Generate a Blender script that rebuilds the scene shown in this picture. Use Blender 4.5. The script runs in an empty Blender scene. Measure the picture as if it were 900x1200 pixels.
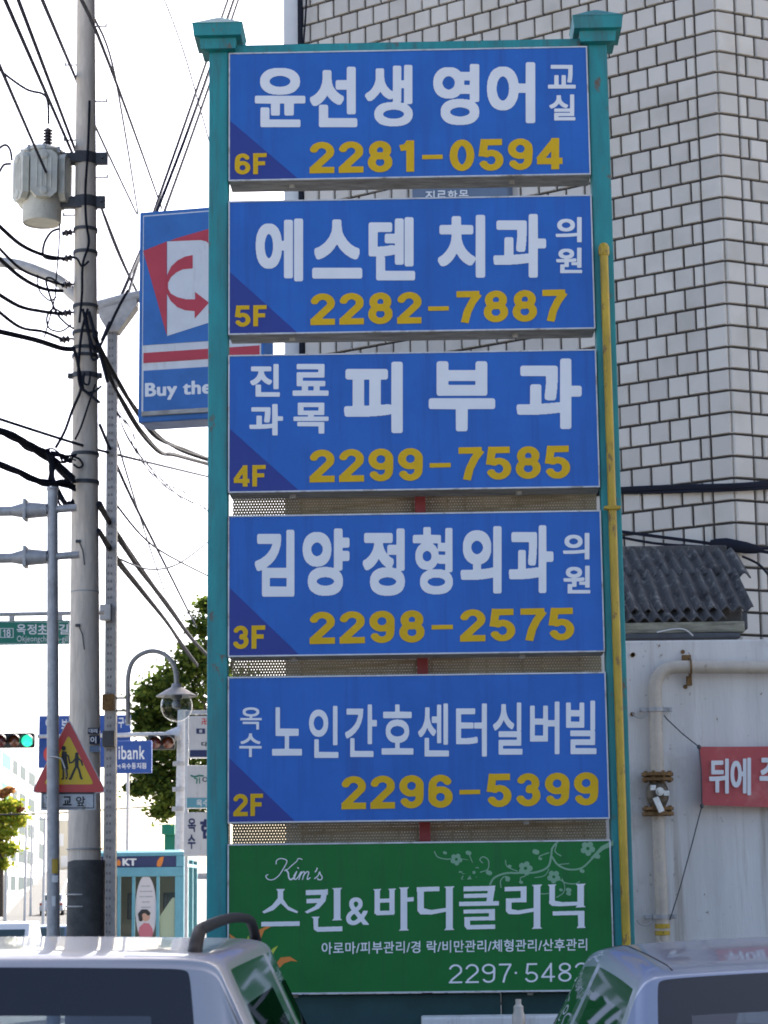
import bpy, bmesh, math, random
import numpy as np
from mathutils import Vector, Matrix

random.seed(7)
rng = np.random.default_rng(7)
sc = bpy.context.scene
COL = sc.collection
R = math.radians

# ------------------------------------------------------------------ camera
F_PX = 2500.0
TH = math.atan(445.0 / F_PX)          # pitch up
RO = R(0.66)                          # roll
EYE = Vector((0, 0, 1.65))
_c, _s = math.cos(RO), math.sin(RO)
_R0 = Vector((1, 0, 0)); _U0 = Vector((0, -math.sin(TH), math.cos(TH))); _F0 = Vector((0, math.cos(TH), math.sin(TH)))
_RI = _R0 * _c - _U0 * _s
_UI = _R0 * _s + _U0 * _c
cam_d = bpy.data.cameras.new('camera'); cam = bpy.data.objects.new('camera', cam_d); COL.objects.link(cam)
cam_d.sensor_width = 36; cam_d.lens = F_PX / 1200 * 36
cam_d.clip_start = 0.05; cam_d.clip_end = 3000
M = Matrix.Identity(4)
for i in range(3):
    M[i][0] = _RI[i]; M[i][1] = _UI[i]; M[i][2] = -_F0[i]; M[i][3] = EYE[i]
cam.matrix_world = M
sc.camera = cam
cam_d.dof.use_dof = True; cam_d.dof.focus_distance = 10.2; cam_d.dof.aperture_fstop = 16

# ------------------------------------------------------------------ sky, sun, exposure
SUN_AZ = 25      # degrees to the right of +Y
SUN_EL = 38
world = bpy.data.worlds.new('World'); sc.world = world; world.use_nodes = True
nt = world.node_tree
sky = nt.nodes.new('ShaderNodeTexSky'); sky.sky_type = 'NISHITA'; sky.sun_disc = False
sky.sun_elevation = R(SUN_EL); sky.sun_rotation = R(SUN_AZ)
sky.air_density = 0.6; sky.dust_density = 3.0; sky.ozone_density = 0.3
nt.links.new(sky.outputs[0], nt.nodes['Background'].inputs[0])
nt.nodes['Background'].inputs[1].default_value = 0.125
sl = bpy.data.lights.new('sun', 'SUN'); sl.energy = 5.0; sl.angle = R(0.5); sl.color = (1, .95, .87)
so = bpy.data.objects.new('sun', sl); COL.objects.link(so); so.location = (20, 20, 40)
sd = Vector((math.sin(R(SUN_AZ)) * math.cos(R(SUN_EL)), math.cos(R(SUN_AZ)) * math.cos(R(SUN_EL)), math.sin(R(SUN_EL))))
so.rotation_euler = sd.to_track_quat('Z', 'Y').to_euler()
vs = sc.view_settings
vs.view_transform = 'Standard'; vs.look = 'None'; vs.gamma = 1; vs.use_curve_mapping = False
vs.exposure = 1.8
sc.cycles.max_bounces = 8; sc.cycles.transparent_max_bounces = 16
sc.cycles.filter_width = 1.8
sc.cycles.caustics_reflective = False; sc.cycles.caustics_refractive = False

# ------------------------------------------------------------------ pixel -> world
def ray(px, py):
    dx, dy = px - 450.0, py - 600.0
    a = dx * _c - dy * _s; b = dx * _s + dy * _c
    return _R0 * (a / F_PX) - _U0 * (b / F_PX) + _F0
def P(px, py, Y):
    d = ray(px, py)
    return EYE + d * (Y / d.y)

# ------------------------------------------------------------------ materials
MATS = {}
def mat(name, col, rough=.6, metal=0., spec=.5, noise=0., scale=6., coat=0., bump=0., bscale=40., stretch=(1, 1, 1), col2=None, detail=6., trans=0., thr=(.35, .65)):
    m = bpy.data.materials.new(name); m.use_nodes = True
    n = m.node_tree; b = n.nodes['Principled BSDF']
    b.inputs['Base Color'].default_value = (*col, 1); b.inputs['Roughness'].default_value = rough
    b.inputs['Metallic'].default_value = metal; b.inputs['Specular IOR Level'].default_value = spec
    b.inputs['Coat Weight'].default_value = coat; b.inputs['Transmission Weight'].default_value = trans
    tc = n.nodes.new('ShaderNodeTexCoord'); mp = n.nodes.new('ShaderNodeMapping'); mp.inputs['Scale'].default_value = stretch
    n.links.new(tc.outputs['Object'], mp.inputs[0])
    if noise > 0 or col2:
        nz = n.nodes.new('ShaderNodeTexNoise'); nz.inputs['Scale'].default_value = scale; nz.inputs['Detail'].default_value = detail
        nz.inputs['Roughness'].default_value = .65
        n.links.new(mp.outputs[0], nz.inputs['Vector'])
        cr = n.nodes.new('ShaderNodeValToRGB'); cr.color_ramp.elements[0].position = thr[0]; cr.color_ramp.elements[1].position = thr[1]
        c2 = col2 or tuple(max(0, v * (1 - noise)) for v in col)
        cr.color_ramp.elements[0].color = (*c2, 1); cr.color_ramp.elements[1].color = (*col, 1)
        n.links.new(nz.outputs['Fac'], cr.inputs[0]); n.links.new(cr.outputs[0], b.inputs['Base Color'])
        mr = n.nodes.new('ShaderNodeMapRange'); mr.inputs['To Min'].default_value = min(1, rough + .12); mr.inputs['To Max'].default_value = max(0, rough - .06)
        n.links.new(nz.outputs['Fac'], mr.inputs[0]); n.links.new(mr.outputs[0], b.inputs['Roughness'])
    if bump > 0:
        nb = n.nodes.new('ShaderNodeTexNoise'); nb.inputs['Scale'].default_value = bscale; nb.inputs['Detail'].default_value = 4
        n.links.new(mp.outputs[0], nb.inputs['Vector'])
        bp = n.nodes.new('ShaderNodeBump'); bp.inputs['Strength'].default_value = bump; bp.inputs['Distance'].default_value = .02
        n.links.new(nb.outputs['Fac'], bp.inputs['Height']); n.links.new(bp.outputs[0], b.inputs['Normal'])
    MATS[name] = m
    return m
def emis(name, col, strength):
    m = mat(name, col, .3); b = m.node_tree.nodes['Principled BSDF']
    b.inputs['Emission Color'].default_value = (*col, 1); b.inputs['Emission Strength'].default_value = strength
    return m
def glass_mat(name, tint, rough=.02, ior=1.5, graze=.9):
    m = bpy.data.materials.new(name); m.use_nodes = True; n = m.node_tree
    for x in list(n.nodes):
        if x.type != 'OUTPUT_MATERIAL': n.nodes.remove(x)
    out = [x for x in n.nodes if x.type == 'OUTPUT_MATERIAL'][0]
    t = n.nodes.new('ShaderNodeBsdfTransparent'); t.inputs[0].default_value = (*tint, 1)
    g = n.nodes.new('ShaderNodeBsdfGlossy'); g.inputs['Roughness'].default_value = rough
    lw = n.nodes.new('ShaderNodeLayerWeight'); lw.inputs[0].default_value = .5
    pw = n.nodes.new('ShaderNodeMath'); pw.operation = 'POWER'; pw.inputs[1].default_value = 4.2
    fr = n.nodes.new('ShaderNodeMath'); fr.operation = 'MULTIPLY_ADD'; fr.inputs[1].default_value = graze; fr.inputs[2].default_value = ((ior - 1) / (ior + 1)) ** 2
    n.links.new(lw.outputs['Facing'], pw.inputs[0]); n.links.new(pw.outputs[0], fr.inputs[0])
    mx = n.nodes.new('ShaderNodeMixShader')
    n.links.new(fr.outputs[0], mx.inputs[0]); n.links.new(t.outputs[0], mx.inputs[1]); n.links.new(g.outputs[0], mx.inputs[2])
    n.links.new(mx.outputs[0], out.inputs[0]); MATS[name] = m
    return m

mat('panel_blue', (.030, .145, .50), .45, noise=.14, scale=3, spec=.22)
mat('panel_purple', (.036, .058, .27), .45, noise=.1, scale=3, spec=.22)
mat('panel_green', (.014, .17, .035), .45, noise=.16, scale=3, spec=.2)
mat('letter_white', (.78, .79, .80), .45, noise=.06, scale=5)
mat('letter_yellow', (.70, .43, .012), .5, noise=.1, scale=5, spec=.2)
mat('letter_pale_green', (.19, .36, .22), .5)
mat('letter_orange', (.7, .22, .03), .5)
mat('letter_lime', (.5, .55, .05), .5)
mat('trim_white', (.62, .64, .66), .4, noise=.25, scale=9)
mat('box_grey', (.46, .45, .42), .55, noise=.5, scale=7, stretch=(1, 4, 6), bump=.1)
mat('teal', (.008, .27, .275), .45, noise=.25, scale=5, stretch=(3, 3, .7), col2=(.012, .20, .21), bump=.06)
mat('teal_dark', (.006, .06, .06), .5, noise=.3, scale=5)
mat('red_paint', (.32, .03, .03), .5, noise=.3, scale=8)
mat('yellow_paint', (.55, .36, .015), .42, noise=.35, scale=14, stretch=(1, 1, .3))
mat('grout', (.068, .064, .066), .85, noise=.3, scale=20)
mat('white_wall', (.75, .735, .70), .75, noise=.2, scale=2.2, stretch=(2, 1, .22), bump=.12, bscale=60, thr=(.3, .6))
mat('beige_pipe', (.60, .53, .43), .42, noise=.22, scale=8)
mat('rust', (.25, .135, .04), .7, noise=.6, scale=25, bump=.3, bscale=80)
mat('steel', (.55, .55, .53), .35, metal=.9, noise=.3, scale=20)
mat('slate_sheet', (.038, .037, .038), .8, scale=16, bump=.4, col2=(.085, .082, .08), thr=(.62, .35), stretch=(1, .5, .5))
mat('old_wood', (.36, .34, .25), .8, noise=.6, scale=6, stretch=(1, 1, 8), bump=.3)
mat('banner_red', (.55, .10, .10), .65, noise=.15, scale=4)
mat('concrete_pole', (.80, .70, .58), .8, noise=.22, scale=5, stretch=(4, 4, .6), bump=.15)
mat('pole_wrap', (.085, .085, .08), .75, noise=.35, scale=9, bump=.3)
mat('galv', (.46, .46, .46), .5, metal=.3, noise=.25, scale=12)
mat('galv_light', (.66, .66, .66), .5, metal=.2, noise=.2, scale=12)
mat('transformer_paint', (.68, .67, .58), .5, noise=.15, scale=8)
mat('dark_metal', (.07, .075, .085), .5, noise=.3, scale=12)
mat('cable_black', (.022, .024, .034), .8, spec=.05)
mat('cable_grey', (.03, .035, .06), .8, spec=.05)
mat('porcelain_dark', (.06, .05, .06), .25)
mat('sign_green', (.0, .19, .12), .45, noise=.1)
mat('sign_blue', (.02, .08, .33), .45, noise=.1)
mat('shop_blue', (.022, .15, .46), .4, noise=.22, scale=4)
mat('shop_red', (.50, .03, .05), .4, noise=.12)
mat('shop_white', (.66, .67, .68), .4, noise=.1, scale=5)
mat('warn_yellow', (.78, .52, .01), .4)
mat('warn_red', (.62, .06, .05), .4)
mat('black', (.015, .015, .015), .45)
mat('asphalt', (.055, .055, .056), .85, noise=.3, scale=9, bump=.3, bscale=120)
mat('pavement', (.26, .25, .235), .85, noise=.25, scale=4, bump=.2)
mat('ground', (.38, .355, .315), .9, noise=.3, scale=1.2, bump=.2)
mat('dry_grass', (.22, .17, .045), .9, noise=.5, scale=2.5)
mat('line_white', (.7, .7, .68), .6, noise=.3, scale=20)
mat('car_silver', (.36, .36, .385), .36, metal=.4, coat=.6, noise=.03, scale=300)
mat('car_blue_silver', (.25, .29, .38), .36, metal=.4, coat=.6, noise=.03, scale=300)
mat('car_black', (.008, .008, .009), .55, spec=.12)
mat('tyre', (.02, .02, .02), .8)
mat('cabin', (.035, .035, .038), .8)
mat('seat', (.06, .06, .065), .8, noise=.2, scale=20)
mat('lamp_red', (.35, .01, .01), .15, coat=1.)
mat('lamp_clear', (.6, .6, .6), .1, coat=1.)
mat('booth_teal', (.13, .37, .46), .45, noise=.12, scale=6)
mat('booth_inside', (.20, .19, .15), .7)
mat('poster', (.62, .60, .62), .5)
mat('poster_pink', (.55, .16, .20), .5)
mat('skin', (.55, .33, .24), .6)
mat('note_green', (.36, .44, .30), .6)
mat('bark', (.10, .075, .055), .85, noise=.4, scale=12)
mat('plaster_white', (.78, .78, .76), .75, noise=.08, scale=2)
mat('window_dark', (.05, .08, .09), .6, spec=.1)
mat('window_green', (.08, .30, .22), .6, spec=.1)
mat('valve_bronze', (.17, .14, .10), .5, metal=.4, noise=.4, scale=25, bump=.3)
mat('slot_grey', (.21, .21, .22), .6)
glass_mat('glass_tint', (.10, .12, .14), ior=1.3, graze=.22)
mat('roof_grey', (.2, .2, .21), .8)
mat('wall_cream', (.55, .5, .4), .8, noise=.15)
mat('navy', (.02, .03, .11), .4)
mat('paper', (.68, .68, .66), .7, noise=.1)
mat('signbox_grey_blue', (.12, .17, .25), .5, noise=.1)
mat('car_far_blue', (.10, .16, .24), .25, coat=1.)
mat('car_far_white', (.72, .72, .72), .25, coat=1.)
emis('lamp_green_on', (.03, .75, .42), .45)
mat('lamp_dark_red', (.10, .012, .01), .2, coat=1.)
mat('lamp_dark_amber', (.13, .035, .012), .2, coat=1.)
glass_mat('glass_dark', (.50, .56, .60), ior=2.4)
mat('frit', (.008, .008, .01), .12, coat=.5)
glass_mat('glass_clear', (.9, .93, .93), ior=1.4)
glass_mat('glass_globe', (.80, .84, .85), ior=1.45)

def leaf_mat(name, c1, c2):
    m = bpy.data.materials.new(name); m.use_nodes = True; n = m.node_tree
    for x in list(n.nodes):
        if x.type != 'OUTPUT_MATERIAL': n.nodes.remove(x)
    out = [x for x in n.nodes if x.type == 'OUTPUT_MATERIAL'][0]
    g = n.nodes.new('ShaderNodeNewGeometry'); cr = n.nodes.new('ShaderNodeValToRGB')
    cr.color_ramp.elements[0].color = (*c1, 1); cr.color_ramp.elements[1].color = (*c2, 1)
    n.links.new(g.outputs['Random Per Island'], cr.inputs[0])
    d = n.nodes.new('ShaderNodeBsdfDiffuse'); t = n.nodes.new('ShaderNodeBsdfTranslucent'); mx = n.nodes.new('ShaderNodeMixShader'); mx.inputs[0].default_value = .4
    for x in (d, t): n.links.new(cr.outputs[0], x.inputs[0])
    n.links.new(d.outputs[0], mx.inputs[1]); n.links.new(t.outputs[0], mx.inputs[2]); n.links.new(mx.outputs[0], out.inputs[0])
    MATS[name] = m
leaf_mat('leaf_green', (.026, .06, .016), (.15, .19, .035))
leaf_mat('leaf_autumn', (.17, .28, .035), (.46, .40, .05))
leaf_mat('leaf_red', (.26, .11, .07), (.44, .24, .07))

def tile_mat():
    m = mat('tile', (.6, .6, .58), .38)
    n = m.node_tree; b = n.nodes['Principled BSDF']
    g = n.nodes.new('ShaderNodeNewGeometry'); cr = n.nodes.new('ShaderNodeValToRGB')
    cr.color_ramp.elements[0].color = (.54, .495, .43, 1); cr.color_ramp.elements[1].color = (.67, .62, .54, 1)
    n.links.new(g.outputs['Random Per Island'], cr.inputs[0])
    tc = n.nodes.new('ShaderNodeTexCoord'); nz = n.nodes.new('ShaderNodeTexNoise'); nz.inputs['Scale'].default_value = 3.; nz.inputs['Detail'].default_value = 8
    n.links.new(tc.outputs['Object'], nz.inputs['Vector'])
    c2 = n.nodes.new('ShaderNodeValToRGB'); c2.color_ramp.elements[0].position = .3; c2.color_ramp.elements[0].color = (.86, .85, .82, 1); c2.color_ramp.elements[1].position = .5; c2.color_ramp.elements[1].color = (1, 1, 1, 1)
    n.links.new(nz.outputs['Fac'], c2.inputs[0])
    mx = n.nodes.new('ShaderNodeMix'); mx.data_type = 'RGBA'; mx.blend_type = 'MULTIPLY'; mx.inputs[0].default_value = 1
    n.links.new(cr.outputs[0], mx.inputs[6]); n.links.new(c2.outputs[0], mx.inputs[7]); n.links.new(mx.outputs[2], b.inputs['Base Color'])
tile_mat()

def perforated_mat():
    m = mat('perforated', (.30, .245, .15), .55, noise=.3, scale=6)
    n = m.node_tree; b = n.nodes['Principled BSDF']; out = [x for x in n.nodes if x.type == 'OUTPUT_MATERIAL'][0]
    tc = n.nodes.new('ShaderNodeTexCoord'); mp = n.nodes.new('ShaderNodeVectorMath'); mp.operation = 'SCALE'; mp.inputs[3].default_value = 1 / .013
    n.links.new(tc.outputs['Object'], mp.inputs[0])
    sx = n.nodes.new('ShaderNodeSeparateXYZ'); n.links.new(mp.outputs[0], sx.inputs[0])
    def math_(op, a, bb):
        k = n.nodes.new('ShaderNodeMath'); k.operation = op
        for i, v in enumerate((a, bb)):
            if v is None: continue
            if isinstance(v, (int, float)): k.inputs[i].default_value = v
            else: n.links.new(v, k.inputs[i])
        return k.outputs[0]
    row = math_('FLOOR', sx.outputs[2], None)
    odd = math_('MULTIPLY', math_('FLOORED_MODULO', row, 2.), .5)
    fx = math_('SUBTRACT', math_('FRACT', math_('ADD', sx.outputs[0], odd), None), .5)
    fz = math_('SUBTRACT', math_('FRACT', sx.outputs[2], None), .5)
    r2 = math_('ADD', math_('MULTIPLY', fx, fx), math_('MULTIPLY', fz, fz))
    hole = math_('LESS_THAN', r2, .022)
    tr = n.nodes.new('ShaderNodeBsdfTransparent'); ms = n.nodes.new('ShaderNodeMixShader')
    n.links.new(hole, ms.inputs[0]); n.links.new(b.outputs[0], ms.inputs[1]); n.links.new(tr.outputs[0], ms.inputs[2]); n.links.new(ms.outputs[0], out.inputs[0])
perforated_mat()

def weather(name, col, scale, lo, hi, stretch=(1, 1, 1), rough=.85, seed=0.):
    """mix a second colour (rust, grime, drips) into a material by thresholded noise"""
    m = MATS[name]; n = m.node_tree; b = n.nodes['Principled BSDF']; src = b.inputs['Base Color']
    mx = n.nodes.new('ShaderNodeMix'); mx.data_type = 'RGBA'; mx.inputs[7].default_value = (*col, 1); mx.inputs[6].default_value = src.default_value
    if src.links: n.links.new(src.links[0].from_socket, mx.inputs[6])
    tc = n.nodes.new('ShaderNodeTexCoord'); mp = n.nodes.new('ShaderNodeMapping'); mp.inputs['Scale'].default_value = stretch; mp.inputs['Location'].default_value = (seed, seed * 1.7, seed * .6)
    nz = n.nodes.new('ShaderNodeTexNoise'); nz.inputs['Scale'].default_value = scale; nz.inputs['Detail'].default_value = 7; nz.inputs['Roughness'].default_value = .7
    mr = n.nodes.new('ShaderNodeMapRange'); mr.inputs['From Min'].default_value = lo; mr.inputs['From Max'].default_value = hi
    n.links.new(tc.outputs['Object'], mp.inputs[0]); n.links.new(mp.outputs[0], nz.inputs['Vector']); n.links.new(nz.outputs['Fac'], mr.inputs[0])
    n.links.new(mr.outputs[0], mx.inputs[0]); n.links.new(mx.outputs[2], src)
weather('teal', (.13, .075, .045), 9, .60, .66, (1, 1, .6)); weather('teal', (.05, .10, .10), 3, .50, .75, (6, 6, .35), seed=3.)
weather('yellow_paint', (.20, .11, .03), 22, .58, .65, (1, 1, .5)); weather('yellow_paint', (.30, .20, .02), 6, .5, .75, (1, 1, .3), seed=2.)
weather('white_wall', (.33, .27, .20), 3, .55, .80, (3.2, 1, .16), seed=1.); weather('white_wall', (.46, .44, .40), 1.3, .52, .72, seed=5.); weather('white_wall', (.25, .20, .15), 24, .64, .70, seed=9.)
weather('slate_sheet', (.24, .23, .21), 26, .54, .66, (1, .6, .6)); weather('slate_sheet', (.016, .015, .015), 5, .52, .66, seed=4.)
weather('concrete_pole', (.42, .36, .29), 4, .56, .80, (5, 5, .35)); weather('beige_pipe', (.28, .20, .13), 13, .56, .68, (1, 1, .6))
weather('panel_blue', (.03, .10, .36), 2.2, .50, .75, (7, 1, .35), seed=2.); weather('panel_green', (.018, .12, .035), 2.2, .50, .75, (7, 1, .35), seed=4.)
weather('trim_white', (.28, .24, .19), 12, .54, .68); weather('box_grey', (.24, .21, .17), 6, .52, .72, (1, 3, 5), seed=6.)
weather('transformer_paint', (.40, .34, .26), 7, .58, .76, (1, 1, .4)); weather('shop_white', (.45, .43, .40), 5, .55, .75, (3, 3, .4))
weather('galv', (.26, .25, .24), 9, .55, .75, (1, 1, .4)); weather('banner_red', (.62, .24, .22), 3, .5, .75)

# ------------------------------------------------------------------ scene helpers
WM = {}      # world matrix of each thing / part frame
def tag(o, label=None, cat=None, group=None, kind=None):
    if label: o['label'] = label
    if cat: o['category'] = cat
    if group: o['group'] = group
    if kind: o['kind'] = kind
    return o
def thing(name, loc, label, cat, rz=0., group=None):
    o = bpy.data.objects.new(name, None); COL.objects.link(o); o.empty_display_size = .2
    o.location = loc; o.rotation_euler = (0, 0, rz)
    WM[o.name] = Matrix.Translation(Vector(loc)) @ Matrix.Rotation(rz, 4, 'Z')
    return tag(o, label, cat, group)
def link_mesh(name, me, m, parent, world=True, smooth=False):
    ms = m if isinstance(m, (list, tuple)) else [m]
    for x in ms: me.materials.append(MATS[x])
    o = bpy.data.objects.new(name, me); COL.objects.link(o)
    if parent is not None:
        W = WM[parent.name]
        o.parent = parent; WM[o.name] = W
        if world: me.transform(W.inverted())
    if smooth:
        me.polygons.foreach_set('use_smooth', [True] * len(me.polygons))
        try: me.set_sharp_from_angle(angle=R(38))
        except Exception: pass
    return o

class MB:
    def __init__(s): s.v = []; s.f = []; s.m = []
    def add(s, vs, fs, mi=0):
        k = len(s.v); s.v += [tuple(v) for v in vs]; s.f += [tuple(k + i for i in f) for f in fs]; s.m += [mi] * len(fs); return s
    def box(s, c, size, ax=None, mi=0):
        c = Vector(c); hx, hy, hz = (Vector(a) for a in (ax or ((1, 0, 0), (0, 1, 0), (0, 0, 1))))
        hx = hx * size[0] / 2; hy = hy * size[1] / 2; hz = hz * size[2] / 2
        vs = [c + hx * i + hy * j + hz * k for k in (-1, 1) for j in (-1, 1) for i in (-1, 1)]
        return s.add(vs, [(0, 2, 3, 1), (4, 5, 7, 6), (0, 1, 5, 4), (2, 6, 7, 3), (0, 4, 6, 2), (1, 3, 7, 5)], mi)
    def bbox(s, c, size, b=.008, ax=None, mi=0):
        """box with chamfered edges"""
        c = Vector(c); X, Yv, Z = (Vector(a) for a in (ax or ((1, 0, 0), (0, 1, 0), (0, 0, 1))))
        bm = bmesh.new(); bmesh.ops.create_cube(bm, size=1)
        for v in bm.verts: v.co = Vector((v.co.x * size[0], v.co.y * size[1], v.co.z * size[2]))
        bmesh.ops.bevel(bm, geom=bm.edges[:], offset=min(b, min(size) * .45), segments=2, affect='EDGES', profile=.6)
        bm.verts.ensure_lookup_table()
        vs = [c + X * v.co.x + Yv * v.co.y + Z * v.co.z for v in bm.verts]; fs = [[v.index for v in f.verts] for f in bm.faces]
        bm.free(); return s.add(vs, fs, mi)
    def cyl(s, p0, p1, r0, r1=None, n=14, mi=0, cap=True):
        p0, p1 = Vector(p0), Vector(p1); r1 = r0 if r1 is None else r1
        d = (p1 - p0).normalized(); u = d.orthogonal().normalized(); w = d.cross(u)
        vs = []
        for p, r in ((p0, r0), (p1, r1)):
            vs += [p + (u * math.cos(2 * math.pi * i / n) + w * math.sin(2 * math.pi * i / n)) * r for i in range(n)]
        fs = [(i, (i + 1) % n, n + (i + 1) % n, n + i) for i in range(n)]
        if cap: fs += [tuple(range(n - 1, -1, -1)), tuple(range(n, 2 * n))]
        return s.add(vs, fs, mi)
    def tube(s, path, r, n=8, mi=0, closed=False):
        path = [Vector(p) for p in path]; k = len(path); rr = r if isinstance(r, (list, tuple)) else [r] * k
        u = None; vs = []
        for i, p in enumerate(path):
            a = path[max(0, i - 1)]; b = path[min(k - 1, i + 1)]
            d = (b - a).normalized()
            if u is None: u = d.orthogonal().normalized()
            u = (u - d * u.dot(d)).normalized(); w = d.cross(u)
            vs += [p + (u * math.cos(2 * math.pi * j / n) + w * math.sin(2 * math.pi * j / n)) * rr[i] for j in range(n)]
        fs = [(i * n + j, i * n + (j + 1) % n, (i + 1) * n + (j + 1) % n, (i + 1) * n + j) for i in range(k - 1) for j in range(n)]
        fs += [tuple(range(n - 1, -1, -1)), tuple((k - 1) * n + j for j in range(n))]
        return s.add(vs, fs, mi)
    def lathe(s, base, prof, n=20, mi=0, axis=(0, 0, 1)):
        base = Vector(base); d = Vector(axis).normalized(); u = d.orthogonal().normalized(); w = d.cross(u)
        vs = []
        for r, z in prof:
            vs += [base + d * z + (u * math.cos(2 * math.pi * j / n) + w * math.sin(2 * math.pi * j / n)) * r for j in range(n)]
        fs = [(i * n + j, i * n + (j + 1) % n, (i + 1) * n + (j + 1) % n, (i + 1) * n + j) for i in range(len(prof) - 1) for j in range(n)]
        if prof[0][0] > 1e-5: fs.append(tuple(range(n - 1, -1, -1)))
        if prof[-1][0] > 1e-5: fs.append(tuple((len(prof) - 1) * n + j for j in range(n)))
        return s.add(vs, fs, mi)
    def prism(s, poly, d, mi=0):
        """poly: list of world points (planar), d: thickness vector"""
        n = len(poly); d = Vector(d); a = [Vector(p) for p in poly]
        return s.add(a + [p + d for p in a], [tuple(range(n)), tuple(range(2 * n - 1, n - 1, -1))] + [(i, i + n, (i + 1) % n + n, (i + 1) % n) for i in range(n)], mi)
    def mesh(s, name='m'):
        me = bpy.data.meshes.new(name); me.from_pydata([tuple(v) for v in s.v], [], s.f)
        if any(s.m): me.polygons.foreach_set('material_index', s.m)
        bm = bmesh.new(); bm.from_mesh(me); bmesh.ops.recalc_face_normals(bm, faces=bm.faces[:]); bm.to_mesh(me); bm.free()
        me.update(); return me
    def build(s, name, m, parent=None, world=True, smooth=False):
        return link_mesh(name, s.mesh(name), m, parent, world, smooth)
def solo(mb, name, m, label, cat, group=None, smooth=False):
    """a thing that is one mesh: origin moved to its base"""
    vs = np.array([tuple(v) for v in mb.v]); base = Vector(((vs[:, 0].min() + vs[:, 0].max()) / 2, (vs[:, 1].min() + vs[:, 1].max()) / 2, vs[:, 2].min()))
    me = mb.mesh(name); me.transform(Matrix.Translation(-base))
    o = link_mesh(name, me, m, None, smooth=smooth); o.location = base
    return tag(o, label, cat, group)
def catrom(pts, k=8):
    pts = [Vector(p) for p in pts]; out = []
    for i in range(len(pts) - 1):
        p0 = pts[max(0, i - 1)]; p1 = pts[i]; p2 = pts[i + 1]; p3 = pts[min(len(pts) - 1, i + 2)]
        for j in range(k):
            t = j / k
            out.append(.5 * ((2 * p1) + (p2 - p0) * t + (2 * p0 - 5 * p1 + 4 * p2 - p3) * t * t + (3 * p1 - p0 - 3 * p2 + p3) * t ** 3))
    out.append(pts[-1]); return out

# ------------------------------------------------------------------ lettering: masks -> outlines -> raised letters
EM = 150
_gl = {}
def glyph_mask(ch):
    if ch in _gl: return _gl[ch]
    cu = bpy.data.curves.new('glyph', 'FONT'); cu.body = ch; cu.size = 1; cu.resolution_u = 6
    ob = bpy.data.objects.new('glyph', cu); COL.objects.link(ob)
    bpy.context.view_layer.update()
    me = bpy.data.meshes.new_from_object(ob.evaluated_get(bpy.context.evaluated_depsgraph_get()))
    me.calc_loop_triangles()
    v = np.array([p.co[:2] for p in me.vertices]) if len(me.vertices) else np.zeros((1, 2))
    lo = v.min(0); hi = v.max(0); pad = 24
    W, H = (np.ceil((hi - lo) * EM) + 2 * pad).astype(int)
    m = np.zeros((H, W), bool)
    q = (v - lo) * EM + pad
    for t in me.loop_triangles:
        fill_poly(m, q[list(t.vertices)])
    bpy.data.objects.remove(ob); bpy.data.curves.remove(cu); bpy.data.meshes.remove(me)
    _gl[ch] = m[::-1]        # row 0 = top
    return _gl[ch]
def fill_poly(m, q):
    """even-odd fill of polygon q (x,y pixel) into m, union"""
    H, W = m.shape
    x0, y0 = np.floor(q.min(0)).astype(int); x1, y1 = np.ceil(q.max(0)).astype(int)
    x0 = max(0, x0); y0 = max(0, y0); x1 = min(W, x1 + 1); y1 = min(H, y1 + 1)
    if x1 <= x0 or y1 <= y0: return
    X, Y = np.meshgrid(np.arange(x0, x1) + .5, np.arange(y0, y1) + .5)
    ins = np.zeros(X.shape, bool); n = len(q)
    for i in range(n):
        ax, ay = q[i]; bx, by = q[(i + 1) % n]
        if ay == by: continue
        c = ((ay > Y) != (by > Y)) & (X < (bx - ax) * (Y - ay) / (by - ay) + ax)
        ins ^= c
    m[y0:y1, x0:x1] |= ins
def stroke(m, pts, t, cap=True):
    """thick polyline into m; flat ends when cap is False"""
    pts = np.array(pts, float); H, W = m.shape
    lo = np.floor(pts.min(0) - t).astype(int); hi = np.ceil(pts.max(0) + t).astype(int) + 1
    x0, y0 = max(0, lo[0]), max(0, lo[1]); x1, y1 = min(W, hi[0]), min(H, hi[1])
    if x1 <= x0 or y1 <= y0: return
    X, Y = np.meshgrid(np.arange(x0, x1) + .5, np.arange(y0, y1) + .5)
    r = np.zeros(X.shape, bool); n = len(pts) - 1
    for i in range(n):
        a, b = pts[i], pts[i + 1]; d = b - a; L = np.hypot(*d)
        if L < 1e-6: continue
        d = d / L; s = (X - a[0]) * d[0] + (Y - a[1]) * d[1]; p = np.abs((X - a[0]) * -d[1] + (Y - a[1]) * d[0])
        r |= (s >= 0) & (s <= L) & (p <= t / 2)
        if cap or i > 0: r |= (X - a[0]) ** 2 + (Y - a[1]) ** 2 <= t * t / 4
        if cap and i == n - 1: r |= (X - b[0]) ** 2 + (Y - b[1]) ** 2 <= t * t / 4
    m[y0:y1, x0:x1] |= r
def dilate(m, rx, ry):
    o = m.copy(); H = m.shape[0]
    for dy in range(-ry, ry + 1):
        w = int(round(rx * (1 - (abs(dy) / (ry + .5)) ** 2.8) ** (1 / 2.8))) if ry else rx
        h = m.copy()
        for k in range(1, w + 1): h[:, k:] |= m[:, :-k]; h[:, :-k] |= m[:, k:]
        if dy >= 0: o[dy:] |= h[:H - dy]
        else: o[:dy] |= h[-dy:]
    return o
def crop(m):
    ys = np.where(m.any(1))[0]; xs = np.where(m.any(0))[0]
    return m[ys[0]:ys[-1] + 1, xs[0]:xs[-1] + 1]
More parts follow.
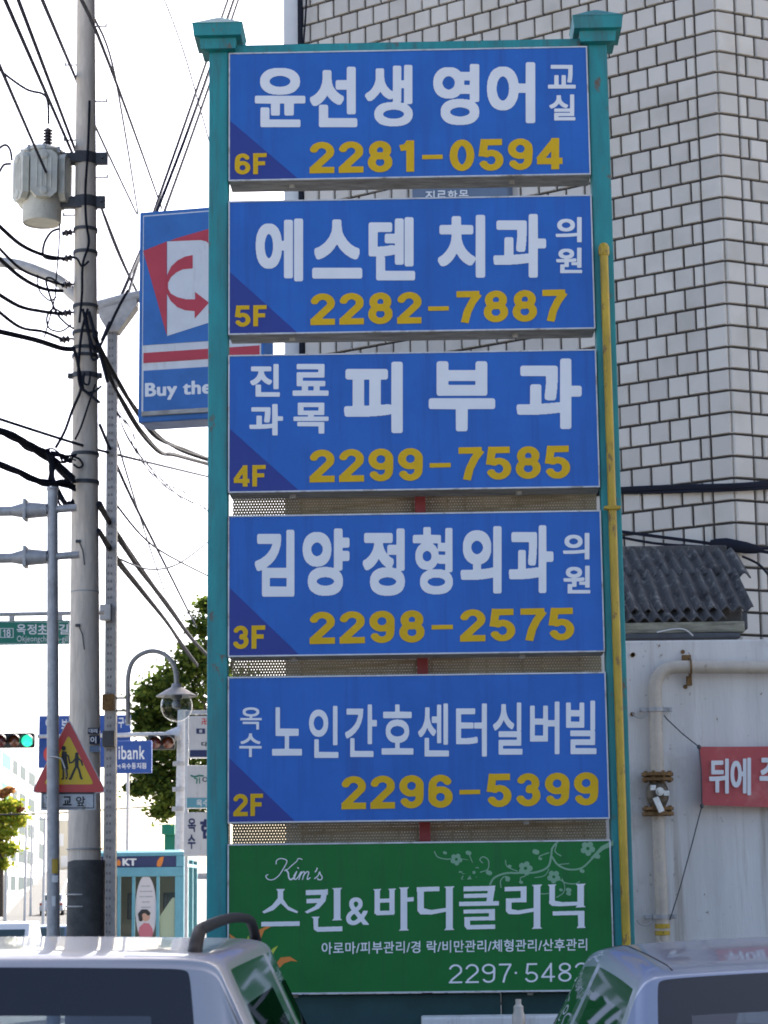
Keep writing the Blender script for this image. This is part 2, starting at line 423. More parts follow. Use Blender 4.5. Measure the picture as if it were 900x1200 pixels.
def contours(m):
    """outlines of a boolean mask: smoothed marching squares, lists of (x, y)"""
    a = np.pad(m.astype(float), 3)
    for ax in (0, 1):
        a = (np.roll(a, 1, ax) + np.roll(a, -1, ax) + 2 * a) / 4
    a -= .5; a[a == 0] = 1e-6
    b = a > 0; H, W = a.shape
    code = b[:-1, :-1] * 1 + b[:-1, 1:] * 2 + b[1:, 1:] * 4 + b[1:, :-1] * 8
    seg = {}
    tab = {1: [(3, 0)], 2: [(0, 1)], 3: [(3, 1)], 4: [(1, 2)], 5: [(3, 2), (1, 0)], 6: [(0, 2)], 7: [(3, 2)], 8: [(2, 3)], 9: [(2, 0)], 10: [(0, 3), (2, 1)], 11: [(2, 1)], 12: [(1, 3)], 13: [(1, 0)], 14: [(0, 3)]}
    def edge(i, j, e):
        return ((i, j, 0), (i, j + 1, 1), (i + 1, j, 0), (i, j, 1))[e]
    for i, j in zip(*np.where((code > 0) & (code < 15))):
        for e0, e1 in tab[int(code[i, j])]:
            seg[edge(i, j, e0)] = edge(i, j, e1)
    def pos(e):
        i, j, k = e
        if k == 0:
            t = a[i, j] / (a[i, j] - a[i, j + 1]); return (j + t - 2.5, i - 2.5)
        t = a[i, j] / (a[i, j] - a[i + 1, j]); return (j - 2.5, i + t - 2.5)
    out = []
    while seg:
        s0, nx = seg.popitem(); loop = [s0]; 
        while nx != s0 and nx in seg:
            loop.append(nx); nx = seg.pop(nx)
        p = rdp(np.array([pos(e) for e in loop]), .38)
        if len(p) >= 3: out.append(p)
    return out
def rdp(p, tol):
    n = len(p)
    if n < 6: return p
    k = int(np.argmax(((p - p[0]) ** 2).sum(1)))
    keep = np.zeros(n + 1, bool); q = np.vstack([p, p[:1]]); keep[[0, k, n]] = True
    st = [(0, k), (k, n)]
    while st:
        a, b = st.pop()
        if b - a < 2: continue
        d = q[b] - q[a]; L = np.hypot(*d) + 1e-9
        dist = np.abs((q[a + 1:b, 0] - q[a, 0]) * d[1] - (q[a + 1:b, 1] - q[a, 1]) * d[0]) / L
        i = int(np.argmax(dist))
        if dist[i] > tol: i += a + 1; keep[i] = True; st += [(a, i), (i, b)]
    return q[:-1][keep[:-1]]
def fit(m, box):
    """outlines of mask m stretched onto box (x0,y0,x1,y1); same space as box"""
    m = crop(m); H, W = m.shape; x0, y0, x1, y1 = box
    return [np.stack([x0 + p[:, 0] / W * (x1 - x0), y0 + p[:, 1] / H * (y1 - y0)], 1) for p in contours(m)]
def hangul(ch, box, rx=5, ry=5):
    return fit(dilate(glyph_mask(ch), rx, ry), box)
def arc(cx, cy, rx, ry, a0, a1, n=22):
    return [(cx + rx * math.cos(R(a0 + (a1 - a0) * i / n)), cy + ry * math.sin(R(a0 + (a1 - a0) * i / n))) for i in range(n + 1)]
def digit_lines(c, i):
    """centre lines of a plain grotesque digit, unit height, y up; i = half stroke"""
    t = 1 - i; L = i; Rr = .62 - i; w = (Rr - L) / 2; cx = .31
    if c == '0': return [arc(cx, .5, w, .5 - i, 0, 360, 40)], .62
    if c == '1': return [[(.33, 0), (.33, 1)], [(.08, .76), (.2, .785), (.28, .84), (.33, .96)]], .46
    if c == '2': return [arc(cx, t - w, w, w, 170, -32) + [(.12, .16), (.08, i)], [(.0, i), (.62, i)]], .62
    if c == '3': return [arc(cx - .005, t - .205, w - .02, .205, 165, -90), arc(cx, i + .225, w, .225, 90, -168)], .62
    if c == '4': return [[(.455, 0), (.455, 1)], [(.455, .93), (.06, .31)], [(.0, .27), (.64, .27)]], .64
    if c == '5': return [[(.12, t), (.58, t)], [(.15, 1), (.09, .45)], arc(cx, i + .225, w, .235, 138, -165)], .62
    if c == '6': return [arc(cx, i + .225, w, .225, 0, 360, 40), arc(cx, t - .22, w - .01, .22, 22, 180) + [(L, .5), (L, .3)]], .62
    if c == '7': return [[(.02, t), (.6, t)], [(.575, t), (.42, .64), (.30, .34), (.23, 0)]], .6
    if c == '8': return [arc(cx, t - .195, w - .03, .195, 0, 360, 40), arc(cx, i + .22, w, .22, 0, 360, 40)], .62
    if c == '9': return [[(.62 - x, 1 - y) for x, y in l] for l in digit_lines('6', i)[0]], .62
    if c == 'F': return [[(i, 0), (i, 1)], [(.0, t), (.54, t)], [(.0, .52), (.48, .52)]], .54
    if c == '-': return [[(.0, .46), (.52, .46)]], .52
    if c == '.': return [[(.06, .5), (.0601, .5)]], .12
    raise KeyError(c)
def digits(s, box, t=.19, gap=.11):
    S = 130; adv = 0; items = []
    for c in s:
        L, w = digit_lines(c, t / 2); g = gap + (.06 if c == '-' else 0)
        items.append((c, L, adv + (.06 if c == '-' else 0))); adv += w + gap + (.12 if c == '-' else 0) + (.2 if c == '.' else 0)
    m = np.zeros((S + 24, int(adv * S) + 30), bool)
    for c, L, ox in items:
        tt = t * S * (.68 if c == '-' else 1)
        for l in L: stroke(m, [((x + ox) * S + 10, (1 - y) * S + 10) for x, y in l], tt if c != '.' else .12 * S, cap=(c == '.'))
    return fit(m, box)
def word(s, box, rx=0, ry=0, space=.28, track=.06):
    """a run of glyphs from the interface font in one box"""
    ms = []; base = 0
    cu = bpy.data.curves.new('word', 'FONT'); cu.body = s; cu.size = 1; cu.space_character = 1 + track
    ob = bpy.data.objects.new('word', cu); COL.objects.link(ob); bpy.context.view_layer.update()
    me = bpy.data.meshes.new_from_object(ob.evaluated_get(bpy.context.evaluated_depsgraph_get())); me.calc_loop_triangles()
    v = np.array([p.co[:2] for p in me.vertices]); lo = v.min(0); hi = v.max(0); E2 = 80; pad = 8
    W, H = (np.ceil((hi - lo) * E2) + 2 * pad).astype(int); m = np.zeros((H, W), bool); q = (v - lo) * E2 + pad
    for t in me.loop_triangles: fill_poly(m, q[list(t.vertices)])
    bpy.data.objects.remove(ob); bpy.data.curves.remove(cu); bpy.data.meshes.remove(me)
    return fit(dilate(m[::-1], rx, ry), box)
def relief(name, loops, fr, m, parent, lift=.0012, thick=.0016):
    """loops in frame fr's own 2D coordinates -> raised flat letters. fr(x, y) -> (u, v); frame origin/axes in fr"""
    cu = bpy.data.curves.new(name, 'CURVE'); cu.dimensions = '2D'; cu.fill_mode = 'BOTH'; cu.extrude = thick / 2
    for p in loops:
        q = [fr.uv(x, y) for x, y in p]
        sp = cu.splines.new('POLY'); sp.points.add(len(q) - 1); sp.use_cyclic_u = True
        sp.points.foreach_set('co', [c for u, v in q for c in (u, v, 0, 1)])
    ob = bpy.data.objects.new(name, cu); COL.objects.link(ob); bpy.context.view_layer.update()
    me = bpy.data.meshes.new_from_object(ob.evaluated_get(bpy.context.evaluated_depsgraph_get())); me.name = name
    bpy.data.objects.remove(ob); bpy.data.curves.remove(cu)
    T = Matrix.Identity(4)
    for i in range(3):
        T[i][0] = fr.X[i]; T[i][1] = fr.Y[i]; T[i][2] = fr.N[i]; T[i][3] = fr.O[i] + fr.N[i] * (lift + thick / 2)
    me.transform(T)
    return link_mesh(name, me, m, parent)
class Frame:
    """an upright plane through O, facing the camera side; uv() takes photo pixels scaled by (ox, oy, k)"""
    def __init__(s, O, yaw=0., tilt=0.):
        s.O = Vector(O); s.X = Vector((math.cos(yaw), -math.sin(yaw), 0)); s.Y = Vector((0, 0, 1)); s.N = s.X.cross(s.Y)
        s.ox = s.oy = 0.; s.k = 1.
    def view(s, ox=0, oy=0, k=1.): s.ox, s.oy, s.k = ox, oy, k; return s
    def uv(s, x, y):
        d = ray(s.ox + x / s.k, s.oy + y / s.k)
        t = (s.O - EYE).dot(s.N) / d.dot(s.N); p = EYE + d * t - s.O
        return p.dot(s.X), p.dot(s.Y)
    def w(s, u, v, n=0.): return s.O + s.X * u + s.Y * v + s.N * n
    def px(s, x, y, n=0.): u, v = s.uv(x, y); return s.w(u, v, n)
    def ax(s): return (s.X, s.N, s.Y)

# ================================================================== GROUND AND STREET
def zground(y): return float(np.interp(y, [38, 66, 74, 110, 150, 220, 300, 400, 1500], [0, -.65, -.65, -.3, .39, 2.6, 5.0, 7.0, 12.0]))
def sheet(name, xs, ys, m, dz=0., edge=None):
    mb = MB(); nx = len(xs); vs = [(x if edge is None else edge(x, y), y, zground(y) + dz) for y in ys for x in xs]
    fs = [(j * nx + i, j * nx + i + 1, (j + 1) * nx + i + 1, (j + 1) * nx + i) for j in range(len(ys) - 1) for i in range(nx - 1)]
    mb.add(vs, fs); return tag(mb.build(name, m), kind='structure')
YS = [-60, -20, 0, 20, 38, 45, 52, 60, 66, 74, 90, 110, 130, 150, 180, 220, 260, 300, 350, 400, 1500]
sheet('ground', [-1500, -200, -60, -20, 0, 20, 60, 200, 1500], YS, 'ground', -.12)
def cx(y): return -8.4 - max(0, min(y, 70) - 20) * .07 - max(0, y - 70) * .14          # centre line of the street on the left
RY = [-40, 0, 20, 38, 45, 52, 60, 66, 74, 90, 110, 130, 150, 180, 220, 260, 300, 350]
sheet('road', [-3.4, 0, 3.4], RY, 'asphalt', -.10, lambda x, y: cx(y) + x)
sheet('road_marking', [-.07, .07], RY, 'line_white', -.094, lambda x, y: cx(y) + x)
def kerbed(name, side, w, y1):
    mb = MB(); ys = [y for y in RY if y <= y1]
    for a, b in zip(ys, ys[1:]):
        x0a, x0b = cx(a) + side * 3.4, cx(b) + side * 3.4
        za, zb = zground(a), zground(b)
        A = [(x0a, a, za - .12), (x0b, b, zb - .12), (x0b, b, zb), (x0a, a, za)]
        B = [(x0a, a, za), (x0b, b, zb), (x0b + side * w, b, zb), (x0a + side * w, a, za)]
        C = [(x0a + side * w, a, za), (x0b + side * w, b, zb), (x0b + side * w, b, zb - .12), (x0a + side * w, a, za - .12)]
        mb.add(A, [(0, 1, 2, 3)]); mb.add(B, [(0, 1, 2, 3)]); mb.add(C, [(0, 1, 2, 3)])
    return tag(mb.build(name, 'pavement'), kind='structure')
kerbed('pavement', 1, 3.6, 240); kerbed('pavement', -1, 2.2, 150)
mb = MB()                                                # dry grass bank beyond the left kerb
for a, b in zip([66, 74, 90, 110, 130, 150, 180, 220], [74, 90, 110, 130, 150, 180, 220, 260]):
    mb.add([(cx(a) - 5.6, a, zground(a) - .02), (cx(b) - 5.6, b, zground(b) - .02), (cx(b) - 8.2, b, zground(b) + 1.5), (cx(a) - 8.2, a, zground(a) + 1.5), (cx(a) - 16, a, zground(a) + 2), (cx(b) - 16, b, zground(b) + 2)], [(0, 1, 2, 3), (3, 2, 5, 4)])
tag(mb.build('grass_bank', 'dry_grass'), kind='structure')
# parking-lot surface the cars stand on
mb = MB(); mb.box((1.2, 5, -.06), (10.5, 14, .12)); tag(mb.build('parking_lot', 'asphalt'), kind='structure')

# ================================================================== TILED BUILDING
YC = 13.8
C0 = P(849.3, 300, YC); C0 = Vector((C0.x, C0.y, 0))
dL = Vector((-math.cos(R(34)), math.sin(R(34)), 0)); dR = Vector((math.cos(R(24)), math.sin(R(24)), 0))
nL = Vector((-math.sin(R(34)), -math.cos(R(34)), 0)); nR = Vector((math.sin(R(24)), -math.cos(R(24)), 0))
def zc(py):
    x = 413.5 + .0475 * (py - 600) + 450
    return P(x, py, YC).z
ztop_ref = zc(13.3); PITCH = (ztop_ref - zc(256.7)) / 10
def wall_len():
    for k in range(1, 2000):
        q = C0 + dL * (k * .005); 
        d = q - EYE
        if d.x / d.y < ray(349, 20).x / ray(349, 20).y: return k * .005
LL = wall_len(); LR = 17.0; HB = 17.0
L0 = C0 + dL * LL; R0 = C0 + dR * LR
bld = thing('tiled_building', C0, 'tall building clad in white square tiles with dark joints behind the pylon sign', 'building')
mb = MB()
foot = [L0, C0, R0, R0 + Vector((-1, 12, 0)), L0 + Vector((.15, 14, 0))]
off = [L0 + Vector((.02, .04, 0)), C0 + Vector((0, .03, 0)), R0, foot[3], foot[4]]
mb.prism([p + Vector((0, 0, -.1)) for p in foot], (0, 0, HB))
mb.build('wall', 'grout', bld)
def tiles(d, n, length, zmax, name):
    mb = MB(); j = .0165; th = .026
    rows = int(zmax / PITCH) + 2
    r_top = int((HB - ztop_ref) / PITCH)
    for r in range(-int(ztop_ref / PITCH), min(r_top, 16)):
        z1 = ztop_ref + r * PITCH; z0 = z1 - PITCH
        if z0 < 0: continue
        even = (r % 2 == 0)       # r=0 is the row whose second tile is a half
        cols = []; a = 0.; first = True
        x = PITCH
        cols.append((-.009, PITCH))
        if even: cols.append((x, x + PITCH / 2)); x += PITCH / 2
        while x < length:
            cols.append((x, min(length, x + PITCH))); x += PITCH
        for a, b in cols:
            if b - a < .03: continue
            jt = j * random.uniform(.8, 1.2)
            p = [C0 + d * (a + jt / 2) + Vector((0, 0, z0 + j / 2)), C0 + d * (b - jt / 2) + Vector((0, 0, z0 + j / 2)),
                 C0 + d * (b - jt / 2) + Vector((0, 0, z1 - j / 2)), C0 + d * (a + jt / 2) + Vector((0, 0, z1 - j / 2))]
            o = th + random.uniform(-.003, .003); tl = random.uniform(-.0015, .0015)
            ce = sum(p, Vector()) / 4
            hw = (b - a - jt) / 2; up = Vector((0, 0, 1)); hz = (PITCH - j) / 2
            f = [ce + d * (sx * (hw - .008)) + up * (sz * (hz - .003)) + n * (o + tl * sx) for sx, sz in ((-1, -1), (1, -1), (1, 1), (-1, 1))]
            pb = [q + n * (o - .007) for q in p]
            mb.add([q + n * .001 for q in p] + pb + f, [(8, 9, 10, 11), (0, 1, 5, 4), (1, 2, 6, 5), (2, 3, 7, 6), (3, 0, 4, 7), (4, 5, 9, 8), (5, 6, 10, 9), (6, 7, 11, 10), (7, 4, 8, 11)])
    return mb.build(name, 'tile', bld)
tiles(dL, nL, LL - .03, HB, 'tile_cladding'); tiles(dR, nR, 2.6, HB, 'tile_cladding')
mb = MB(); mb.box(L0 + Vector((-.055, .05, HB / 2)), (.11, .12, HB - .2)); mb.build('corner_pilaster', 'plaster_white', bld)
# small windows with steel frames far up the flank of the right-hand face (only seen from the side)
for k in range(3):
    c = C0 + dR * (4.6 + 2.6 * k) + Vector((0, 0, 6.2)) + nR * .02
    mb = MB(); mb.box(c, (1.3, .05, 1.2), (dR, nR, Vector((0, 0, 1)))); w = mb.build('window', 'galv_light', bld)
    mb = MB(); mb.box(c + nR * .03, (1.14, .02, 1.04), (dR, nR, Vector((0, 0, 1)))); mb.build('pane', 'window_dark', w)

# signboard on the building seen through the gap under the first panel
fb = Frame(C0 + nL * .06, math.atan2(dL.y, -dL.x) * -1 + 0)
fb.X = -dL; fb.N = fb.X.cross(fb.Y)
a = fb.uv(486, 221); b = fb.uv(598, 221)
sb = thing('wall_signboard', fb.w((a[0] + b[0]) / 2, a[1] - .28), 'grey-blue signboard with white lettering on the tiled wall, glimpsed under the topmost blue panel', 'signboard')
mb = MB(); mb.bbox(fb.w((a[0] + b[0]) / 2, a[1] - .14 + .05, .0), (b[0] - a[0], .08, .30), .01, (fb.X, fb.N, fb.Y)); mb.build('board', 'signbox_grey_blue', sb)
fb2 = Frame(fb.O + fb.N * .041); fb2.X = fb.X; fb2.N = fb.N
lp = []
for i, ch in enumerate('진료항목'):
    x = 499 + i * 13; lp += hangul(ch, (x, 223.5 - .25 * i, x + 11, 236 - .25 * i), 2, 2)
relief('lettering', lp, fb2.view(), 'letter_white', sb)

# cables on the tiled wall
def cable(pts, r, label, name='wall_cable', m='cable_black', group=None, k=8, n=6, cat='cable', rad=None):
    path = catrom(pts, k); mb = MB(); mb.tube(path, rad or r, n)
    return solo(mb, name, m, label, cat, group, smooth=True)
def onL(px, py, n=.05):
    d = ray(px, py); O = C0 + nL * n; t = (O - EYE).dot(nL) / d.dot(nL); return EYE + d * t
def onR(px, py, n=.05):
    d = ray(px, py); O = C0 + nR * n; t = (O - EYE).dot(nR) / d.dot(nR); return EYE + d * t
cable([onL(600, 582), onL(735, 574), onL(800, 571.5), onL(860, 570, .06), onR(905, 567), onR(960, 566)], .022, 'thick black cable running level across the tiled wall above the corrugated roof')
cable([onL(700, 577), onL(760, 577), onL(858, 574, .06), onR(910, 571)], .011, 'thin black cable just under the thick cable on the tiled wall', name='wall_cable')
cable([onL(720, 622, .1), onL(780, 630, .12), onL(840, 638, .14), onR(905, 648, .14)], .011, 'upper of two drooping wires leading to the black splice above the corrugated roof')
cable([onL(720, 628, .1), onL(770, 637, .12), onL(835, 641, .14), onR(905, 643, .14)], .009, 'lower of two drooping wires leading to the black splice above the corrugated roof')
cable([onR(870, 652, .16), onR(890, 662, .16), onR(905, 680, .16)], .008, 'short wire falling to the right from the black splice by the roof end')
pa, pb_ = onL(832, 635, .15), onR(893, 645, .15)
mb = MB(); ax = (pb_ - pa); mb.tube([pa, pa + ax * .12, pa + ax * .3, pa + ax * .7, pa + ax * .9, pb_], [.012, .03, .045, .04, .028, .012], 10)
solo(mb, 'cable_splice', 'cable_black', 'fat black splice sleeve where wires join above the corrugated roof', 'cable splice', smooth=True)
cable([onL(352, -20, .03), onL(352.5, 20, .03), onL(353, 140, .03), onL(354, 420, .03)], .02, 'black downpipe cable running down the left edge of the tiled building', name='wall_cable')
cable([onL(360, -20, .06), onL(358, 20, .06), onL(355.5, 60, .06), onL(355, 140, .05)], .008, 'thin slanting wire beside the cable at the left edge of the tiled building', name='wall_cable')

# ================================================================== PYLON SIGN
YAW = R(1.18); SO = Vector((0, 9.6, 0))
fs = Frame(SO, YAW)
XL, XR = -.714, .989
ZP = [(3.938, 3.301), (3.203, 2.555), (2.458, 1.808), (1.702, 1.053), (.963, .308), (.217, -.439)]
ZP = [(a + 1.65, b + 1.65) for a, b in ZP]
sign = thing('pylon_sign', SO, 'tall teal two-post pylon sign carrying five blue panels and one green panel', 'pylon sign')
AX = fs.ax()
for u, nm in ((XL - .050, 'l'), (XR + .050, 'r')):
    mb = MB(); mb.bbox(fs.w(u, 2.83, -.06), (.092, .092, 5.66), .008, AX); po = mb.build('post', 'teal', sign)
    mb = MB()
    def ring(h, hw): return [fs.w(u + i * hw, h, -.06 + j * hw) for i, j in ((-1, 1), (1, 1), (1, -1), (-1, -1))]
    prof = [(5.60, .049), (5.605, .082), (5.655, .086), (5.66, .112), (5.715, .118), (5.72, .121), (5.79, .012), (5.795, .0)]
    rings = [ring(h, w) for h, w in prof]; vs = [p for r in rings for p in r]
    fs_ = [(4 * i + j, 4 * i + (j + 1) % 4, 4 * i + 4 + (j + 1) % 4, 4 * i + 4 + j) for i in range(len(prof) - 1) for j in range(4)] + [(3, 2, 1, 0)]
    mb.add(vs, fs_); mb.build('post_cap', 'teal', po)
mb = MB(); mb.bbox(fs.w((XL + XR) / 2, 5.612, -.06), (XR - XL + .008, .07, .055), .006, AX); mb.build('top_beam', 'teal', sign)
mb = MB(); mb.bbox(fs.w(.165, 2.0, -.22), (.05, .05, 4.0), .004, AX); mb.build('inner_post', 'red_paint', sign)
for i in (2, 3, 4):
    z1 = ZP[i][1] + .02; z0 = ZP[i + 1][0] - .02
    mb = MB(); A = fs.w(XL + .01, 0, -.19); 
    me_v = [fs.w(XL - .003, z0, -.262), fs.w(XR + .003, z0, -.262), fs.w(XR + .003, z1, -.262), fs.w(XL - .003, z1, -.262)]
    mb.add(me_v, [(0, 1, 2, 3)]); mb.build('perforated_sheet', 'perforated', sign)
# lower apron
mb = MB(); mb.bbox(fs.w((XL + XR) / 2 - .25, .603, -.10), (XR - XL - .5 + .0, .05, 1.2), .005, AX); mb.build('apron', 'teal_dark', sign)
mb = MB(); mb.bbox(fs.w(XR - .25, .603, -.13), (.49, .05, 1.2), .005, AX); mb.build('apron', 'teal_dark', sign)
LBL = [None] * 6
for i, (z1, z0) in enumerate(ZP):
    mb = MB(); mb.bbox(fs.w((XL + XR) / 2, (z0 + z1) / 2, -.085), (XR - XL, .165, z1 - z0), .006, AX)
    for uu in (-.42, .62):                                   # drain plugs under the box
        mb.cyl(fs.w(uu, z0 + .002, -.07), fs.w(uu, z0 - .018, -.07), .014, n=10)
    pn = mb.build('sign_panel', 'box_grey', sign)
    pn['label'] = ['blue sign panel reading 2281-0594', 'blue sign panel reading 2282-7887', 'blue sign panel reading 2299-7585', 'blue sign panel reading 2298-2575', 'blue sign panel reading 2296-5399', 'green sign panel with flower branches'][i]
    mb = MB(); e = .0065; mb.box(fs.w((XL + XR) / 2, (z0 + z1) / 2, -.0005), (XR - XL - 2 * e, .004, z1 - z0 - 2 * e), AX); mb.build('face', 'panel_green' if i == 5 else 'panel_blue', pn)
    mb = MB(); um = (XL + XR) / 2; zm = (z0 + z1) / 2            # white trim: four butt-jointed strips
    for v in (z1 - e / 2, z0 + e / 2): mb.box(fs.w(um, v, -.001), (XR - XL, .012, e), AX)
    for u in (XL + e / 2, XR - e / 2): mb.box(fs.w(u, zm, -.001), (e, .012, z1 - z0 - 2 * e), AX)
    mb.build('trim', 'trim_white', pn)
    PN = pn
    if i == 0: panels = []
    panels.append(pn)
F0_ = Frame(SO + fs.N * .0015, YAW)
K = 1.875
def panel_text(i, ox, oy, k, glyphs, number, floor, tri, dil=(6, 6), nt_=.2):
    pn = panels[i]; v = F0_.view(ox, oy, k)
    big = []; 
    for g in glyphs:
        ch, x0, y0, x1, y1 = g[:5]; d = g[5] if len(g) > 5 else dil
        big += hangul(ch, (x0, y0, x1, y1), *d)
    relief('lettering', big, v, 'letter_white', pn)
    # numbers: keep them level with the panel (the photograph is rolled)
    def level(loops, x0):
        return [np.stack([p[:, 0], p[:, 1] - (p[:, 0] - x0) * .0165], 1) for p in loops]
    relief('phone_number', level(digits(number[0], number[1], nt_), number[1][0]), v, 'letter_yellow', pn)
    tx = tri; e = .0065
    a = v.uv(tx[0], tx[1]); b = v.uv(tx[2], tx[3]); z0 = ZP[i][1] + e; u0 = XL + e
    mb = MB(); mb.prism([fs.w(u0, a[1], .0018), fs.w(b[0], z0, .0018), fs.w(u0, z0, .0018)], fs.N * .0006); mb.build('corner_triangle', 'panel_purple', pn)
    relief('floor_number', level(digits(floor[0], floor[1], .19), floor[1][0]), v, 'letter_yellow', pn, lift=.002)
sm = (4, 4)
panel_text(0, 240, 40, K, [('윤', 110, 75, 221, 205, (6, 4)), ('선', 231, 72, 335, 205), ('생', 352, 68, 457, 203, (5, 4)), ('영', 502, 66, 603, 200, (6, 5)), ('어', 620, 62, 726, 196), ('교', 754, 68, 815, 120, sm), ('실', 757, 133, 814, 190, sm)],
           ('2281-0594', (230, 237, 786, 307)), ('6F', (66, 263, 136, 309)), (57, 190, 205, 322))
panel_text(1, 240, 220, K, [('에', 112, 68, 216, 206), ('스', 236, 70, 346, 200), ('덴', 360, 65, 462, 204), ('치', 512, 60, 616, 198), ('과', 634, 58, 750, 198), ('의', 771, 65, 828, 120, sm), ('원', 772, 132, 829, 188, sm)],
           ('2282-7887', (232, 233, 797, 304)), ('5F', (66, 259, 136, 306)), (57, 185, 203, 322))
panel_text(2, 240, 400, K, [('진', 100, 50, 165, 122, (5, 5)), ('과', 98, 138, 172, 207, (5, 5)), ('료', 193, 50, 272, 120, (5, 5)), ('목', 195, 135, 272, 203, (5, 5)), ('피', 306, 45, 435, 202), ('부', 492, 44, 638, 198), ('과', 685, 38, 828, 193)],
           ('2299-7585', (230, 238, 803, 312)), ('4F', (63, 273, 134, 320)), (52, 192, 207, 332))
panel_text(3, 240, 590, K, [('김', 110, 58, 197, 205), ('양', 215, 55, 318, 203), ('정', 347, 55, 440, 203), ('형', 457, 52, 545, 200, (5, 4)), ('외', 562, 50, 652, 198), ('과', 668, 48, 766, 197), ('의', 787, 65, 845, 123, sm), ('원', 788, 137, 847, 198, sm)],
           ('2298-2575', (230, 238, 812, 311)), ('3F', (62, 269, 133, 320)), (50, 185, 207, 335))
s5 = (3, 3)
panel_text(4, 240, 780, 1.8, [('옥', 75, 88, 120, 135, (2, 2)), ('수', 73, 143, 120, 193, (2, 2)), ('노', 142, 88, 205, 190, s5), ('인', 220, 85, 282, 195, s5), ('간', 296, 82, 363, 193, s5), ('호', 373, 82, 440, 188, s5), ('센', 450, 80, 515, 192, s5), ('터', 530, 80, 595, 192, s5), ('실', 608, 78, 670, 188, s5), ('버', 686, 76, 748, 187, s5), ('빌', 762, 74, 826, 187, s5)],
           ('2296-5399', (288, 233, 830, 304)), ('2F', (60, 271, 123, 318)), (48, 195, 190, 330))

# ---- green panel
pn = panels[5]
Z6 = lambda x, y: (290 + x / 4.09, 990 + y / 4.09)
Z7 = lambda x, y: (490 + x / 3.913, 980 + y / 3.913)
GS = 5.0; GX, GY = 296, 1030
def gmask(): return np.zeros((int(75 * GS), int(400 * GS)), bool)
def gpoly(m, pts, z): fill_poly(m, np.array([((z(x, y)[0] - GX) * GS, (z(x, y)[1] - GY) * GS) for x, y in pts]))
def serifV(m, z, x, y0, y1, w, top=True, bot=True, fl=None):
    h = w / 2; f = h * .45; q = 9
    L = [(x - h - (f if top else 0), y0 + 1), (x + h + (f if top else 0), y0 - 1), (x + h - 1, y0 + q), (x + h - 1, y1 - q), (x + h + (f if bot else 0), y1 - 1), (x - h - (f if bot else 0), y1 + 1), (x - h + 1, y1 - q), (x - h + 1, y0 + q)]
    gpoly(m, L, z)
def bar(m, z, x0, x1, ya, yb): gpoly(m, [(x0, ya + 1.5), (x1, ya - 1.5), (x1, yb - 1.5), (x0, yb + 1.5)], z)
m = gmask()
gpoly(m, [(138, 212), (180, 212), (171, 224), (171, 260), (195, 295), (243, 320), (238, 328), (195, 313), (160, 280), (125, 313), (80, 329), (71, 321), (118, 290), (146, 255), (146, 224)], Z6); bar(m, Z6, 66, 250, 368, 390)
bar(m, Z6, 280, 385, 216, 240); gpoly(m, [(358, 216), (385, 212), (374, 270), (342, 306), (287, 329), (275, 321), (322, 295), (349, 262)], Z6); bar(m, Z6, 283, 366, 258, 279)
serifV(m, Z6, 430, 207, 362, 34); gpoly(m, [(306, 345), (347, 344), (339, 354), (339, 394), (455, 391), (455, 414), (336, 417), (318, 406), (316, 354)], Z6)
serifV(m, Z6, 622, 212, 330, 27, bot=False); serifV(m, Z6, 693, 210, 330, 27, bot=False); bar(m, Z6, 622, 695, 258, 277); gpoly(m, [(609, 325), (620, 338), (703, 335), (707, 315), (609, 317)], Z6)
serifV(m, Z6, 750, 204, 411, 34); bar(m, Z6, 758, 797, 252, 272)
bar(m, Z7, -6, 98, 232, 253); gpoly(m, [(-4, 234), (26, 234), (26, 330), (60, 338), (132, 328), (132, 345), (60, 359), (10, 358), (-3, 342)], Z7); serifV(m, Z7, 143, 230, 430, 33)
bar(m, Z7, 208, 352, 229, 251); gpoly(m, [(322, 228), (354, 226), (342, 302), (313, 302)], Z7); bar(m, Z7, 210, 340, 263, 282); bar(m, Z7, 188, 370, 299, 319)
bar(m, Z7, 208, 352, 335, 353); gpoly(m, [(325, 335), (352, 335), (352, 386), (325, 386)], Z7); bar(m, Z7, 212, 352, 369, 386); gpoly(m, [(212, 370), (238, 370), (238, 426), (222, 424), (212, 412)], Z7); bar(m, Z7, 222, 353, 406, 426)
bar(m, Z7, 397, 496, 231, 251); gpoly(m, [(470, 231), (497, 231), (497, 303), (470, 303)], Z7); bar(m, Z7, 402, 497, 284, 303); gpoly(m, [(402, 285), (428, 285), (428, 334), (458, 340), (530, 329), (529, 346), (460, 358), (415, 357), (402, 343)], Z7); serifV(m, Z7, 545, 222, 424, 33)
serifV(m, Z7, 614, 221, 310, 27, bot=False); gpoly(m, [(600, 296), (628, 296), (660, 302), (733, 300), (733, 317), (650, 321), (614, 319), (601, 308)], Z7); serifV(m, Z7, 745, 218, 326, 32); bar(m, Z7, 617, 760, 343, 362); gpoly(m, [(732, 343), (762, 343), (762, 410), (768, 420), (727, 421), (734, 410)], Z7)
lp = [np.stack([p[:, 0] / GS + GX, p[:, 1] / GS + GY], 1) for p in contours(m)]
lp += fit(dilate(glyph_mask('&'), 2, 1), (405.6, 1051.6, 432.3, 1084.1))
relief('lettering', lp, F0_.view(), 'letter_white', pn)
